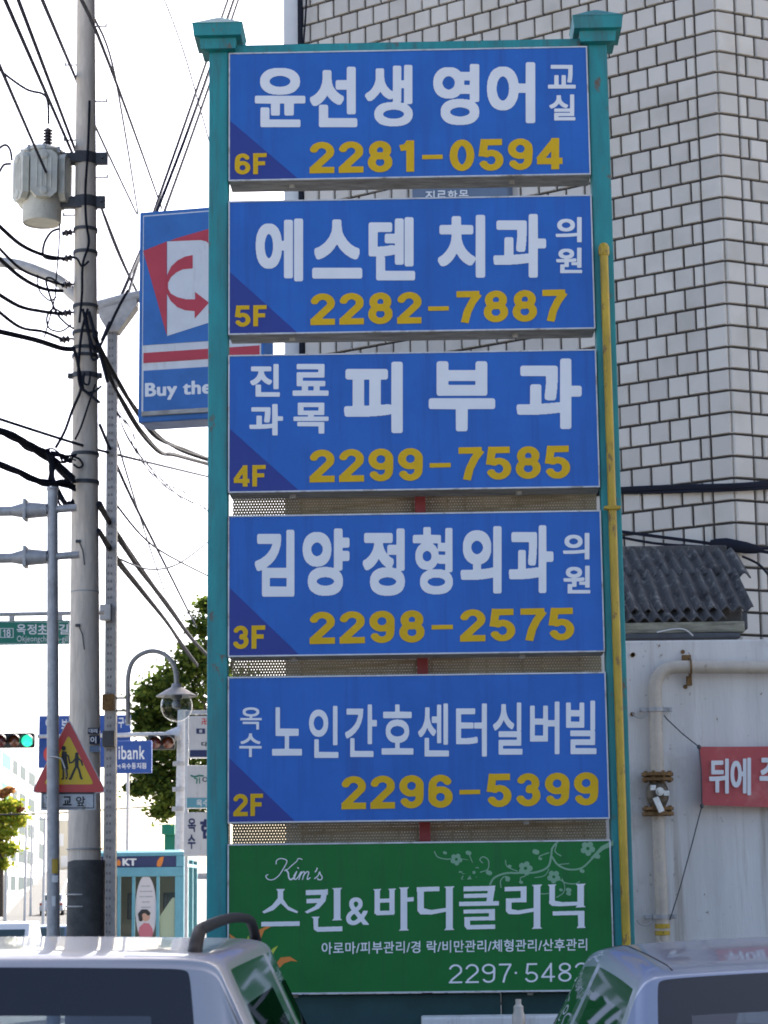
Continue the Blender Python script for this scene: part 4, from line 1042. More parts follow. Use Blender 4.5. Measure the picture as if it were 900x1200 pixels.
for i, (py, s_) in enumerate([(31, 1), (76, -1), (119, 1), (164, -1), (208, 1), (252, -1)]):
    c, r = at_pole(py); mb = MB(); mb.cyl(c + Vector((s_ * r * .8, 0, 0)), c + Vector((s_ * (r + .12), 0, 0)), .009, n=8); mb.cyl(c + Vector((s_ * (r + .12), 0, -.01)), c + Vector((s_ * (r + .12), 0, .03)), .009, n=8); mb.build('step_bolt', 'galv', up)
for py in (637, 735): 
    c, r = at_pole(py); mb = MB(); mb.bbox(c + Vector((-.05, -r - .01, 0)), (.05, .03, .03), .006); mb.tube([c + Vector((-.04, -r - .015, 0)), c + Vector((.0, -r - .01, -.1)), c + Vector((.02, -r - .012, -.25))], .006, 5); mb.build('hook', 'dark_metal', up)
ftp = Frame((0, YP - .20, 0), 0)
for (x0, y0_, x1_, y1_, txt_) in [(103, 853, 116.5, 860, '대리'), (105, 862, 117, 872, '이'), (105, 874, 117, 881, None)]:
    mb = MB(); a_, b_ = ftp.px(x0, y0_), ftp.px(x1_, y1_); mb.box((a_ + b_) / 2, (abs(b_.x - a_.x), .004, abs(a_.z - b_.z))); nb = mb.build('notice', 'cable_grey' if txt_ != None else 'signbox_grey_blue', up)
    if txt_:
        lp = []; w_ = (x1_ - x0) / max(1, len(txt_) + .5)
        for k, ch in enumerate(txt_): lp += hangul(ch, (x0 + 1 + k * w_, y0_ + 1, x0 + 1 + k * w_ + w_ * .85, y1_ - 1), 3, 3)
        fn = Frame((0, YP - .2025, 0), 0); relief('lettering', lp, fn.view(), 'letter_white', nb)
# insulators on left side of the pole
INS = [(272, 79), (302, 79), (333, 78), (366, 78), (397, 76)]
for py, px in INS:
    q = P(px, py, YP - .05); c, r = at_pole(py); mb = MB(); d = Vector((-1, 0, 0))
    mb.cyl(c + d * r * .9, q + Vector((.05, 0, 0)), .012, n=8)
    mb.lathe(q + Vector((.05, 0, 0)), [(0, 0), (.022, .0), (.045, .012), (.026, .03), (.022, .04), (.05, .055), (.03, .075), (.02, .09), (.04, .1), (0, .115)], 14, axis=(-1, 0, -.15)); mb.build('insulator', 'porcelain_dark', up, smooth=True)
# spaghetti of thin wires at the pole head
for pts, r_ in [([(105, 118), (103, 175), (100, 225), (101, 260), (104, 285), (97, 310), (96, 345), (93, 378)], .010), ([(103, 362), (96, 388), (92, 430), (94, 452), (102, 460), (117, 472)], .011), ([(100, 366), (104, 390), (108, 420), (116, 418)], .010), ([(104, 365), (112, 395), (120, 425), (126, 448)], .013), ([(97, 362), (104, 392), (112, 412), (120, 400), (138, 362), (150, 340)], .011), ([(106, 435), (104, 450), (98, 448), (99, 437)], .008), ([(96, 440), (99, 458), (110, 459), (119, 452)], .008), ([(87, 410), (91, 425), (95, 450), (93, 462), (85, 480), (76, 505), (65, 525)], .012), ([(112, 450), (105, 470), (95, 500), (88, 515)], .008), ([(70, 268), (60, 272), (52, 285), (51, 300), (62, 304), (72, 303)], .009), ([(70, 333), (60, 326), (54, 328), (58, 345), (66, 366), (76, 378), (86, 385)], .008), ([(72, 366), (62, 362), (55, 372), (58, 385), (72, 388), (84, 380)], .007), ([(70, 262), (69, 290), (66, 325), (64, 350), (52, 395)], .006), ([(80, 300), (90, 303), (96, 312), (104, 306)], .008), ([(44, 322), (46, 340), (58, 352), (66, 348)], .006), ([(86, 535), (93, 538), (97, 545), (92, 548), (86, 544)], .008)]:
    mb = MB(); path = catrom([P(x, y, YP - .19 - .02 * random.random()) for x, y in pts], 8); mb.tube(path, r_ * 1.45, 6); mb.build('jumper_wire', 'cable_black', up, smooth=True)

# transformer hung on the pole
tc_ = P(50, 207, YP - .05); ttop = P(50, 176, YP - .05).z; tbot = P(50, 262, YP - .05).z; tr_ = 24.5 / F_PX * YP * 1.0
tx = thing('pole_transformer', (tc_.x, tc_.y, tbot), 'light grey drum transformer with cooling fins hanging on the concrete pole', 'transformer')
hh = ttop - tbot
mb = MB(); mb.lathe((tc_.x, tc_.y, tbot), [(0, .012), (tr_ * .88, .012), (tr_ * .92, 0), (tr_ * .97, .02), (tr_ * .97, hh - .06), (tr_ * 1.05, hh - .055), (tr_ * 1.05, hh - .03), (tr_ * .9, hh), (tr_ * .5, hh + .03), (0, hh + .035)], 32); mb.build('tank', 'transformer_paint', tx, smooth=True)
for ang in (12, -58, 82, 152, 222):
    d = Vector((math.sin(R(ang)), -math.cos(R(ang)), 0)); t_ = Vector((math.cos(R(ang)), math.sin(R(ang)), 0)); c = Vector((tc_.x, tc_.y, 0)) + d * (tr_ + .035); z1_, z0_ = P(50, 187, YP).z, P(50, 241, YP).z
    w2 = .14; hm = (z1_ - z0_) / 2; zm = (z1_ + z0_) / 2; ch = .06
    poly = [c + t_ * a + Vector((0, 0, zm + b)) for a, b in ((-w2, -hm + ch), (-w2 + ch, -hm), (w2 - ch, -hm), (w2, -hm + ch), (w2, hm - ch), (w2 - ch, hm), (-w2 + ch, hm), (-w2, hm - ch))]
    mb = MB(); mb.prism([p - d * .035 for p in poly], d * .07)
    for k in (-1.5, -.5, .5, 1.5): mb.bbox(c + t_ * (k * .05) + d * .036 + Vector((0, 0, zm)), (.014, .012, hm * 1.3), .005, (t_, d, Vector((0, 0, 1))))
    for s_ in (-1, 1): mb.lathe(c + d * .035 + Vector((0, 0, zm + s_ * hm * .76)), [(.045, 0), (.045, .01), (.03, .016), (0, .017)], 14, axis=d)
    mb.build('radiator', 'transformer_paint', tx)
for k in range(8):
    a = R(45 * k + 12); mb = MB(); q = Vector((tc_.x + math.cos(a) * tr_ * 1.03, tc_.y + math.sin(a) * tr_ * 1.03, ttop - .04)); mb.bbox(q, (.03, .03, .07), .005); mb.build('lid_clip', 'galv', tx)
q = Vector((tc_.x + .05, tc_.y, ttop))
mb = MB(); mb.lathe(q, [(.04, .0), (.04, .03)] + [x for k in range(6) for x in ((.028, .035 + k * .035), (.055, .045 + k * .035), (.028, .06 + k * .035))] + [(.02, .25), (0, .26)], 16); mb.build('bushing', 'porcelain_dark', tx, smooth=True)
for py in (187, 240):
    z = zpy(py); mb = MB(); mb.bbox((tc_.x + tr_ + .1, tc_.y, z), (.24, .10, .10), .01); mb.bbox((tc_.x + tr_ + .18, tc_.y - .06, z), (.07, .03, .13), .006)
    mb.build('hanger_bracket', 'dark_metal', tx)
for pts in ([(14, 188), (12, 176), (7, 170), (0, 173), (-8, 182)], [(13, 192), (5, 193), (0, 200), (-8, 215)], [(57, 145), (56, 120), (50, 110), (30, 104), (0, 82), (-20, 60)]):
    mb = MB(); mb.tube(catrom([P(x, y, YP - .3) for x, y in pts], 8), .013, 6); mb.build('lead_wire', 'cable_black', tx, smooth=True)

# square steel lamp column with twin arms
YL = 23.0
c0 = P(129.5, 1095, YL); ctop = P(132, 388, YL)
lc = thing('street_lamp_column', (c0.x, YL, 0), 'square galvanised lamp column with two upswept arms beside the concrete pole', 'street lamp')
base_ = Vector((c0.x, YL, 0)); wcol = 14.5 / F_PX * YL / 2
mb = MB(); d_ = (ctop - base_); 
ringa = [base_ + Vector((i * wcol, j * wcol, 0)) for i, j in ((-1, -1), (1, -1), (1, 1), (-1, 1))]; ringb = [ctop + Vector((i * wcol * .82, j * wcol * .82, 0)) for i, j in ((-1, -1), (1, -1), (1, 1), (-1, 1))]
mb.add(ringa + ringb, [(0, 1, 5, 4), (1, 2, 6, 5), (2, 3, 7, 6), (3, 0, 4, 7), (4, 5, 6, 7), (3, 2, 1, 0)]); mb.build('column', 'galv', lc)
mb = MB(); nn = 90                                     # pressed perforated strip along its face
for k in range(nn):
    t = (k + .5) / nn; q = base_.lerp(ctop, t) + Vector((-wcol * .15, -wcol * (1 - .18 * t) - .003, 0))
    for sx in (-1, 1): mb.box(q + Vector((sx * .016, 0, random.uniform(0, .01))), (.018, .004, .028))
mb.build('perforated_strip', 'slot_grey', lc)
yy = YL; A1 = P(117, 352, yy); A2 = P(160, 344, yy); A3 = P(138, 388, yy); A4 = P(127, 388, yy)
mb = MB(); mb.prism([P(116, 371, yy - .1), P(127, 388, yy - .1), P(138, 388, yy - .1), P(160, 358, yy - .1), P(160, 350, yy - .1), P(116, 362, yy - .1)], (0, .2, 0)); mb.build('head_bracket', 'galv_light', lc)
for pts in ([(100, 356), (85, 344), (70, 330), (50, 320), (25, 311), (0, 307), (-30, 305)], [(112, 361), (140, 353), (165, 347), (200, 342), (235, 338)]):
    path = catrom([P(x, y, yy) for x, y in pts], 8); mb = MB(); mb.tube(path, [.075 - .02 * i / len(path) for i in range(len(path))], 12); mb.build('arm', 'galv_light', lc, smooth=True)
mb = MB(); q = P(-60, 303, yy); mb.lathe(q + Vector((.35, 0, 0)), [(0, 0), (.08, .02), (.16, .2), (.17, .4), (.1, .62), (0, .66)], 16, axis=(-1, 0, .03)); mb.build('luminaire', 'galv_light', lc, smooth=True)
for py, h_, m_ in ((866, .17, 'dark_metal'), (823, .17, 'rust'), (718, .17, 'galv_light')):
    q = P(127.5 if py > 800 else 124, py, YL - .1); mb = MB(); mb.bbox(q, (.13 if py > 800 else .12, .12, h_), .008); mb.build('junction_box', m_, lc)
# arched globe lamp bracketed to the column
YG = 23.0
gl_ = thing('globe_lamp', P(207, 800, YG), 'glass globe lantern with flat shade hanging from a grey hooped arm', 'lantern')
pts = [(150, 849), (150, 820), (150, 795), (154, 778), (163, 768), (177, 763), (191, 766), (201, 775), (206, 788), (207, 803)]
mb = MB(); mb.tube(catrom([P(x, y, YG) for x, y in pts], 7), .026, 12); mb.build('hooped_arm', 'galv', gl_, smooth=True)
for py in (818, 833):
    mb = MB(); mb.cyl(P(134, py, YG), P(150, py, YG), .012, n=8); mb.build('bracket', 'galv', gl_)
q = P(207, 812, YG); rg = 18.5 / F_PX * YG
mb = MB(); mb.lathe(q, [(0, .10), (.05, .10), (.06, .06), (.10, .04), (rg * 1.28, -.03), (rg * 1.28, -.04), (.08, .0), (0, .0)], 28); mb.build('shade', 'galv', gl_, smooth=True)
qc = q - Vector((0, 0, rg * .72 + .02))
mb = MB(); mb.lathe(qc, [(rg * math.cos(a), rg * math.sin(a)) for a in [R(-90 + 135 * k / 14) for k in range(15)]], 28); mb.build('globe', 'glass_globe', gl_, smooth=True)
mb = MB(); mb.lathe(q - Vector((0, 0, .01)), [(.06, .0), (.06, -.05), (.035, -.07), (.05, -.11), (.045, -.15), (0, -.17)], 16); mb.build('bulb_holder', 'galv', gl_, smooth=True)

# thin grey sign pole in front
YS_ = 19.0
b0 = P(65.5, 1100, YS_); t0 = P(61.5, 573, YS_)
sp_ = thing('sign_pole', (b0.x, YS_, 0), 'grey steel tube pole with two clamp arms in front of the concrete pole', 'pole')
mb = MB(); mb.cyl(Vector((b0.x, YS_, 0)), t0, 8.0 / F_PX * YS_, 6.3 / F_PX * YS_, 20); mb.build('tube', 'galv', sp_, smooth=True)
mb = MB(); mb.lathe(t0, [(.052, -.01), (.056, 0), (.05, .015), (0, .022)], 18); mb.build('pole_cap', 'galv', sp_, smooth=True)
for py, xe in ((598, 90), (653, 93)):
    a_ = P(-40, py + 2, YS_); b_ = P(xe, py - 3, YS_)
    mb = MB(); mb.cyl(P(52, py, YS_), b_, .034, n=14); mb.cyl(a_, P(14, py + 1, YS_), .045, n=14); mb.cyl(P(14, py + 1, YS_), P(30, py, YS_), .045, .075, 14); mb.cyl(P(30, py, YS_), P(55, py, YS_), .078, .06, 14)
    mb.bbox(P(30, py, YS_), (.03, .16, .19), .006); mb.build('clamp_arm', 'galv', sp_, smooth=True)
for py, m_, h_ in ((1015, 'yellow_paint', 17), (1030, 'paper', 8), (1056, 'paper', 12)):
    a_, b_ = P(64 if py < 1040 else 61, py, YS_), P(75, py, YS_); rr_ = .061; z1_, z0_ = P(66, py - h_ / 2, YS_).z, P(66, py + h_ / 2, YS_).z; cx_ = P(65.6, py, YS_).x
    mb = MB(); vs = []
    for k in range(9):
        a = R(-70 + 95 * k / 8) if py < 1040 else R(-75 + 80 * k / 8)
        for z in (z0_, z1_): vs.append((cx_ + rr_ * math.sin(a) * 1.02, YS_ - rr_ * math.cos(a) * 1.02, z))
    mb.add(vs, [(2 * k, 2 * k + 2, 2 * k + 3, 2 * k + 1) for k in range(8)]); mb.build('sticker', m_, sp_, smooth=True)

# warning triangle
YT = 19.12
ft = Frame((0, YT, 0), 0)
ws = thing('warning_sign', P(81, 925, YT), 'red and yellow triangular warning sign with two walking children, behind the grey pole', 'road sign')
def rtri(s, n=.0, r=4.):
    A = [(80.5, 841.5), (125.5, 929.5), (36.5, 929.5)]; c = (80.8, 899.5); out = []
    for i in range(3):
        x, y = A[i]; x = c[0] + (x - c[0]) * s; y = c[1] + (y - c[1]) * s
        px_, py_ = A[i - 1]; nx_, ny_ = A[(i + 1) % 3]
        d1 = np.array([c[0] + (px_ - c[0]) * s - x, c[1] + (py_ - c[1]) * s - y]); d2 = np.array([c[0] + (nx_ - c[0]) * s - x, c[1] + (ny_ - c[1]) * s - y])
        d1 = d1 / np.hypot(*d1); d2 = d2 / np.hypot(*d2); rr_ = 7 * s
        for k in range(5):
            t = k / 4; p = (1 - t) ** 2 * (np.array([x, y]) + d1 * rr_) + 2 * t * (1 - t) * np.array([x, y]) + t * t * (np.array([x, y]) + d2 * rr_); out.append(tuple(p))
    return out
for nm, s, n0, th, m_ in (('plate', 1.0, 0, .006, 'trim_white'), ('border', .965, .0062, .0015, 'warn_red'), ('field', .66, .008, .0015, 'warn_yellow')):
    mb = MB(); pl = [ft.px(x, y, n0) for x, y in rtri(s)]; mb.prism(pl, ft.N * th); mb.build(nm, m_, ws)
m = np.zeros((420, 420), bool)
def wpt(x, y): return (x / 6. * 1, y / 6. * 1)
def wst(pts, t): stroke(m, [((x - 420) * 1.2, (y - 240) * 1.2) for x, y in pts], t * 1.2)
wst([(540, 322), (540.1, 324)], 24); wst([(540, 340), (540, 400)], 26); wst([(540, 400), (520, 440), (497, 495), (490, 496)], 15); wst([(542, 400), (558, 440), (570, 490), (575, 494)], 15); wst([(530, 355), (512, 378), (490, 385)], 11); wst([(550, 350), (572, 372), (580, 400)], 11)
wst([(448, 280), (448.1, 283)], 30); wst([(455, 318), (480, 335), (488, 375)], 11); fill_poly(m, np.array([((x - 420) * 1.2, (y - 240) * 1.2) for x, y in [(438, 300), (468, 305), (472, 360), (482, 430), (436, 430), (430, 360)]])); wst([(468, 430), (472, 470), (466, 496)], 12); wst([(446, 430), (445, 495), (436, 497)], 12)
relief('pictogram', [np.stack([(p[:, 0] / 1.2 + 420) / 6, (p[:, 1] / 1.2 + 240) / 6 + 830], 1) for p in contours(m)], Frame((0, YT - .0098, 0), 0).view(), 'black', ws)
mb = MB(); mb.tube([P(57, 886, YS_ - .07), P(66, 887, YS_ - .075), P(72, 889, YS_ - .07), P(76, 900, YS_ - .06), P(78, 910, YT - .04)], .006, 6); mb.build('cable_tie', 'paper', ws)
wp = thing('school_plate', P(81, 950, YT), 'small white plate with black lettering and border under the warning triangle', 'road sign')
a_, b_ = ft.px(48, 928), ft.px(112, 949); mb = MB(); mb.bbox((a_ + b_) / 2, (b_.x - a_.x, .012, a_.z - b_.z), .003); mb.build('plate', 'trim_white', wp)
ff = Frame((0, YT - .0066, 0), 0); m = np.zeros((200, 660), bool); stroke(m, [(22, 22), (618, 22), (618, 188), (22, 188), (22, 22)], 9)
relief('border', [np.stack([p[:, 0] / 10 + 48, p[:, 1] / 10 + 928], 1) for p in contours(m)], ff.view(), 'black', wp)
relief('lettering', hangul('학', (54, 932.5, 64, 945)) + hangul('교', (73.5, 933, 84, 944), 5, 5) + hangul('앞', (89, 933, 100, 945), 3, 3), ff.view(), 'black', wp)

# green street-name sign on its bar
YN = 22.5
ns = thing('street_name_sign', P(40, 757, YN), 'green street name sign hanging from a grey bar, left of the concrete pole', 'road sign')
mb = MB(); mb.cyl(P(-60, 721, YN), P(122, 718, YN), .022, n=12)
for x in (14, 70): mb.bbox(P(x, 724, YN), (.06, .03, .06), .005)
mb.build('bar', 'galv', ns)
a_, b_ = P(-30, 728, YN), P(81.5, 755, YN); mb = MB(); mb.bbox((a_ + b_) / 2, (b_.x - a_.x, .03, a_.z - b_.z), .012); mb.build('plate', 'sign_green', ns)
fn = Frame((0, YN - .0155, 0), 0); m = np.zeros((300, 1150), bool); stroke(m, [(8, 8), (1105, 8), (1105, 262), (8, 262), (8, 8)], 6); stroke(m, [(305, 85), (455, 85), (455, 190), (305, 190), (305, 85)], 8)
lp = [np.stack([p[:, 0] / 10 - 30, p[:, 1] / 10 + 728], 1) for p in contours(m)]
lp += digits('18', (3.5, 737.5, 12.5, 746.5), .16)
for k, ch in enumerate('옥정초교길'): lp += hangul(ch, (19.5 + 12.4 * k, 731.5, 30.5 + 12.4 * k, 743.5), 3, 3)
lp += word('Okjeongchogyo-gil', (20, 745, 79, 754), 0, 0)
relief('lettering', lp, fn.view(), 'letter_white', ns)

# ================================================================== SHOP SIGN (blue box with arrow emblem)
fq = Frame(P(205, 370, 14.0), R(12))
shop = thing('shop_sign', fq.px(235, 498), 'blue lightbox shop sign with red arrow emblem and white words, behind the left post', 'shop sign')
def fbox(x0, y0, x1, y1, n0, th, nm, m_, par, bev=.004, py=None):
    a = fq.uv((x0 + x1) / 2, y0); b = fq.uv((x0 + x1) / 2, y1); l = fq.uv(x0, (y0 + y1) / 2); r = fq.uv(x1, (y0 + y1) / 2)
    mb = MB(); mb.bbox(fq.w((l[0] + r[0]) / 2, (a[1] + b[1]) / 2, n0 + th / 2), (r[0] - l[0], th, a[1] - b[1]), bev, fq.ax()); return mb.build(nm, m_, par)
cs = fbox(162.5, 243, 309, 491, -.26, .26, 'box', 'shop_blue', shop, .012)
fbox(167, 247.5, 306, 484, .0, .006, 'frame', 'shop_white', shop, .002)
fbox(168.5, 249, 304.5, 400.5, .0062, .003, 'face', 'shop_blue', shop, .001)
fbox(168.5, 409.5, 304.5, 421.5, .0062, .003, 'stripe', 'shop_red', shop, .001)
fbox(168.5, 430.5, 304.5, 478.5, .0062, .003, 'face', 'shop_blue', shop, .001)
fbox(167, 479, 306, 484, .0062, .02, 'ledge', 'box_grey', shop, .002)
def sh(pts, nm, m_, n0, k=3.913, ox=130, oy=220):
    fr = Frame(fq.O + fq.N * n0, R(12)); relief(nm, [np.array(pts, float)], fr.view(ox, oy, k), m_, shop, lift=0, thick=.002)
sh([(258, 247), (420, 238), (470, 258), (470, 612), (258, 680)], 'emblem', 'shop_white', .0095)
sh([(148, 290), (256, 247), (256, 676)], 'emblem', 'shop_red', .0118)
sh([(268, 245), (300, 232), (480, 180), (480, 275), (455, 262), (437, 246), (412, 240)], 'emblem', 'shop_red', .0118)
o1 = [(380, 310), (345, 313)] + [(255 + (345 - 255) * (1 - math.sin(R(a))), 313 + 85 * (1 - math.cos(R(a)))) for a in (20, 40, 60, 80)] 
cres = [(375, 309), (340, 316), (305, 334), (276, 362), (258, 400), (252, 440), (256, 485), (275, 520), (305, 548), (340, 562), (384, 566), (384, 600), (450, 527), (386, 478), (386, 512), (345, 512), (305, 502), (275, 486), (262, 462), (262, 436), (275, 410), (300, 388), (330, 374), (375, 370)]
sh(cres, 'emblem', 'shop_red', .0118)
lp = word('Buy the', (170, 449, 248.5, 470), 3, 2); lp = [np.stack([p[:, 0], p[:, 1] - (p[:, 0] - 170) * .05], 1) for p in lp]
relief('lettering', lp, Frame(fq.O + fq.N * .0095, R(12)).view(), 'letter_white', shop)
# steel outriggers tying the box back to the tiled building
mb = MB()
for v_ in (280, 450):
    a_ = fq.px(306, v_, -.13); mb.cyl(a_, Vector((L0.x - .06, L0.y + .05, a_.z)), .025, n=10)
mb.build('outrigger', 'dark_metal', shop)

# ================================================================== OVERHEAD CABLES
G = 'overhead cables'
def oc(pts, r, label, m='cable_grey', sag=0.):
    cable([P(x, y, Y) for x, y, Y in pts], r * (2.1 if r < .0075 else 1.85 if r < .0125 else 1.15), label, 'overhead_cable', m, G, k=8, n=6)
oc([(-20, 32, 14), (40, 170, 20), (62, 220, 22.6)], .008, 'overhead wire slanting down behind the transformer, furthest left at the top')
oc([(-5, -25, 14), (85, 180, 22.5)], .009, 'overhead wire from the top left corner passing just right of the transformer bushing')
oc([(12, -25, 14), (89, 178, 22.5)], .009, 'second overhead wire from the top left corner to the upper pole clamp')
oc([(39, -25, 14), (90, 95, 22.5), (115, 155, 27), (160, 250, 36)], .009, 'overhead wire crossing behind the pole at its middle bolt and on to the shop sign')
oc([(66, -25, 14), (115, 42, 20), (190, 245, 40)], .010, 'overhead wire coming out right of the pole top and dropping to the shop sign')
oc([(110, 20, 22), (135, 90, 27), (162, 252, 38)], .008, 'overhead wire beside the lamp column side of the pole, ending at the shop sign corner')
oc([(117, 238, 22), (140, 300, 27), (175, 372, 34)], .009, 'overhead wire falling from the lower transformer clamp to the right')
oc([(122, 252, 22), (150, 320, 27), (180, 380, 34)], .009, 'second overhead wire falling from the lower transformer clamp')
oc([(281, -20, 30), (225, 140, 27), (182, 252, 26), (160, 305, 25), (120, 398, 22.4)], .012, 'leftmost of three wires fanning past the left post cap down to the pole')
oc([(274, -20, 31), (222, 130, 28), (180, 250, 26.5), (150, 345, 24.5)], .011, 'middle of three wires fanning past the left post cap')
oc([(286, -20, 32), (235, 130, 29), (192, 250, 27)], .011, 'rightmost of three wires fanning past the left post cap')
oc([(185, -20, 60), (215, 60, 60), (245, 165, 60)], .012, 'faint far wire crossing the open sky left of the post')
for i, (y0_, y1_, px_, r_, mid) in enumerate([(263, 303, 73, .011, 300), (288, 334, 74, .008, 325), (301, 341, 73, .011, 341), (347, 368, 72, .011, 368), (365, 397, 72, .015, 386)]):
    oc([(-12, y0_ - 9, YP - 2), (22, y0_ + (y1_ - y0_) * .55, YP - 1), (50, (y1_ + mid) / 2 - 3, YP - .4), (px_, y1_, YP - .1)], r_, ['topmost', 'second', 'third', 'fourth', 'lowest'][i] + ' sagging wire from the left edge to the pole insulators', 'cable_black')
oc([(-12, 386, YP - 2), (40, 398, YP - 1), (72, 408, YP - .3), (88, 409, YP - .2)], .026, 'thick dark cable sagging from the left edge to the pole below the insulators', 'cable_black')
oc([(-10, 488, 20), (90, 520, 21.7), (150, 536, 24), (250, 560, 30)], .009, 'long thin straight wire crossing in front of pole and column')
def bundle(name_label, pts, r, nstr, wob, seedk, m='cable_black'):
    rr_ = random.Random(seedk); mb = MB()
    for s in range(nstr):
        pp_ = [P(x + rr_.uniform(-wob, wob), y + rr_.uniform(-wob, wob), Y + rr_.uniform(-.05, .05)) for x, y, Y in pts]
        mb.tube(catrom(pp_, 6), r * rr_.uniform(.7, 1.2), 6)
    solo(mb, 'cable_bundle', m, name_label, 'cable bundle', 'cable bundles', smooth=True)
bundle('thick ragged bundle of black cables entering at the left edge above the sign pole', [(-10, 502, YP - 1.5), (15, 511, YP - 1.2), (35, 523, YP - .8), (55, 534, YP - .5), (68, 548, YP - .3), (85, 562, YP - .2)], .022, 10, 3.2, 1)
bundle('lower tangled bundle of black cables meeting the top of the grey sign pole', [(-10, 541, YP - 1.5), (15, 550, YP - 1.2), (35, 561, YP - .9), (55, 566, YP - .6), (72, 566, YP - .4), (85, 572, YP - .2)], .015, 10, 3.2, 2)
bundle('knotted loops of cable hanging between pole and sign pole top', [(57, 530, YP - .6), (58, 548, YP - .5), (62, 566, YP - .5), (75, 588, YP - .4), (84, 590, YP - .3)], .013, 8, 5, 3)
bundle('slack loops of wire between the ragged bundle and the pole band', [(54, 536, YP - .4), (66, 531, YP - .4), (76, 537, YP - .3), (86, 535, YP - .2)], .011, 7, 6, 4)
bundle('upper bundle of blue-black cables curving from the pole under the shop sign', [(112, 395, 21.7), (124, 425, 22.3), (140, 450, 23.2), (160, 482, 24.5), (185, 512, 26.5), (215, 528, 29), (250, 540, 32)], .020, 4, 1.8, 5)
bundle('lower bundle of cables curving from the pole under the shop sign', [(115, 405, 21.7), (128, 440, 22.5), (146, 475, 23.5), (165, 505, 25), (188, 530, 27), (205, 533, 28), (250, 546, 32)], .016, 4, 1.8, 6)
bundle('loose looping drop wires right of the lamp column', [(138, 480, 23), (150, 505, 24), (165, 530, 25.5), (185, 560, 27), (215, 582, 29), (250, 600, 32)], .007, 5, 5, 7, 'cable_grey')
bundle('upper of two heavy lashed cables descending right towards the tree', [(116, 590, 21.8), (138, 628, 24), (165, 668, 27), (195, 708, 31), (225, 748, 36), (250, 775, 40)], .030, 3, 1.1, 8)
bundle('lower of two heavy lashed cables descending right towards the tree', [(116, 622, 21.8), (138, 658, 24), (165, 692, 27), (195, 730, 31), (215, 758, 36), (232, 780, 40)], .028, 3, 1.1, 9)
oc([(117, 498, 22), (150, 575, 25), (185, 645, 30), (230, 735, 40)], .010, 'single wire from the pole crossing behind the lamp column down to the tree')
oc([(135, 590, 23), (180, 640, 26), (250, 678, 30)], .006, 'thin wire running right from the lamp column above the tree')
oc([(140, 655, 24), (175, 667, 26), (210, 660, 28), (250, 630, 31)], .006, 'thin slack wire dipping between lamp column and left post')
oc([(137, 515, 24), (150, 560, 26), (175, 640, 33), (195, 700, 40)], .006, 'faint thin wire parallel to the lamp column heading for the tree')

# ================================================================== FAR STREET: traffic signals, boards, booth
YTP = 50.0
tp = thing('traffic_signal_pole', (P(209, 990, YTP).x, YTP, zground(YTP)), 'white steel traffic pole with a long mast arm in front of the tree', 'traffic pole')
bt0 = P(209.5, 990, YTP); bt0 = Vector((bt0.x, YTP, zground(YTP)))
mb = MB(); mb.cyl(bt0, P(214, 832, YTP), .14, .115, 18); mb.build('pole', 'galv_light', tp, smooth=True)
mb = MB(); mb.cyl(P(212, 860, YTP), P(195, 860.5, YTP), .20, .07, 14); mb.cyl(P(196, 860.5, YTP), P(44, 863, YTP), .055, .045, 12); mb.build('mast_arm', 'galv_light', tp, smooth=True)
for py in (895, 925, 948):
    mb = MB(); q = P(209.5 + (948 - py) * .02, py, YTP); mb.lathe(q, [(.14, -.05), (.16, -.05), (.16, .05), (.14, .05)], 16); mb.build('band', 'galv', tp, smooth=True)
def signal(pxs, py, lamps, label):
    r = 6.9 / F_PX * (YTP - .3); a_ = P(pxs[0] - 8.5, py, YTP - .3); b_ = P(pxs[-1] + 8.5, py, YTP - .3)
    t = thing('traffic_light', (a_ + b_) / 2 - Vector((0, 0, .2)), label, 'traffic light', group='horizontal traffic lights')
    mb = MB(); mb.bbox((a_ + b_) / 2, ((b_ - a_).length, .2, .34), .04); mb.build('housing', 'black', t)
    for x, mm in zip(pxs, lamps):
        q = P(x, py, YTP - .41); mb = MB(); mb.lathe(q, [(r, 0), (r * .9, .02), (r * .5, .05), (0, .06)], 20, axis=(0, -1, 0)); ln = mb.build('lens', mm, t, smooth=True)
        mb = MB(); vs = []
        for k in range(13):
            a = R(-20 + 220 * k / 12)
            for d_, z_ in ((0, 0), (-.22, -.02)): vs.append(q + Vector((r * 1.12 * math.cos(a), d_ * (1 if True else 0), r * 1.12 * math.sin(a) + z_)))
        mb.add(vs, [(2 * k, 2 * k + 2, 2 * k + 3, 2 * k + 1) for k in range(12)]); mb.build('visor', 'black', t, smooth=True)
    return t
signal([-14, 1, 17, 32], 868, ['lamp_dark_red', 'lamp_dark_red', 'lamp_dark_amber', 'lamp_green_on'], 'traffic light showing green, hung at the far left end of the mast arm')
signal([182, 197], 870, ['lamp_dark_red', 'lamp_dark_amber'], 'dark traffic light against the tree beside the white traffic pole')
fz = Frame((0, YTP + .25, 0), 0)
bz = thing('zone_board', fz.px(100, 900), 'large blue road board with white lettering on the mast arm, mostly behind the concrete pole', 'road sign')
a_, b_ = fz.px(46, 839), fz.px(153, 899); mb = MB(); mb.bbox((a_ + b_) / 2, (b_.x - a_.x, .06, a_.z - b_.z), .02); mb.build('board', 'sign_blue', bz)
fz2 = Frame((0, YTP + .215, 0), 0); lp = []
for k, ch in enumerate('구역'): lp += hangul(ch, (138.5 + k * 8, 841, 145.5 + k * 8, 853), 4, 4)
lp += hangul('어', (53.5, 842, 60, 853), 4, 4) + hangul('보', (72, 843, 79, 854), 4, 4)
relief('lettering', lp, fz2.view(), 'letter_white', bz)
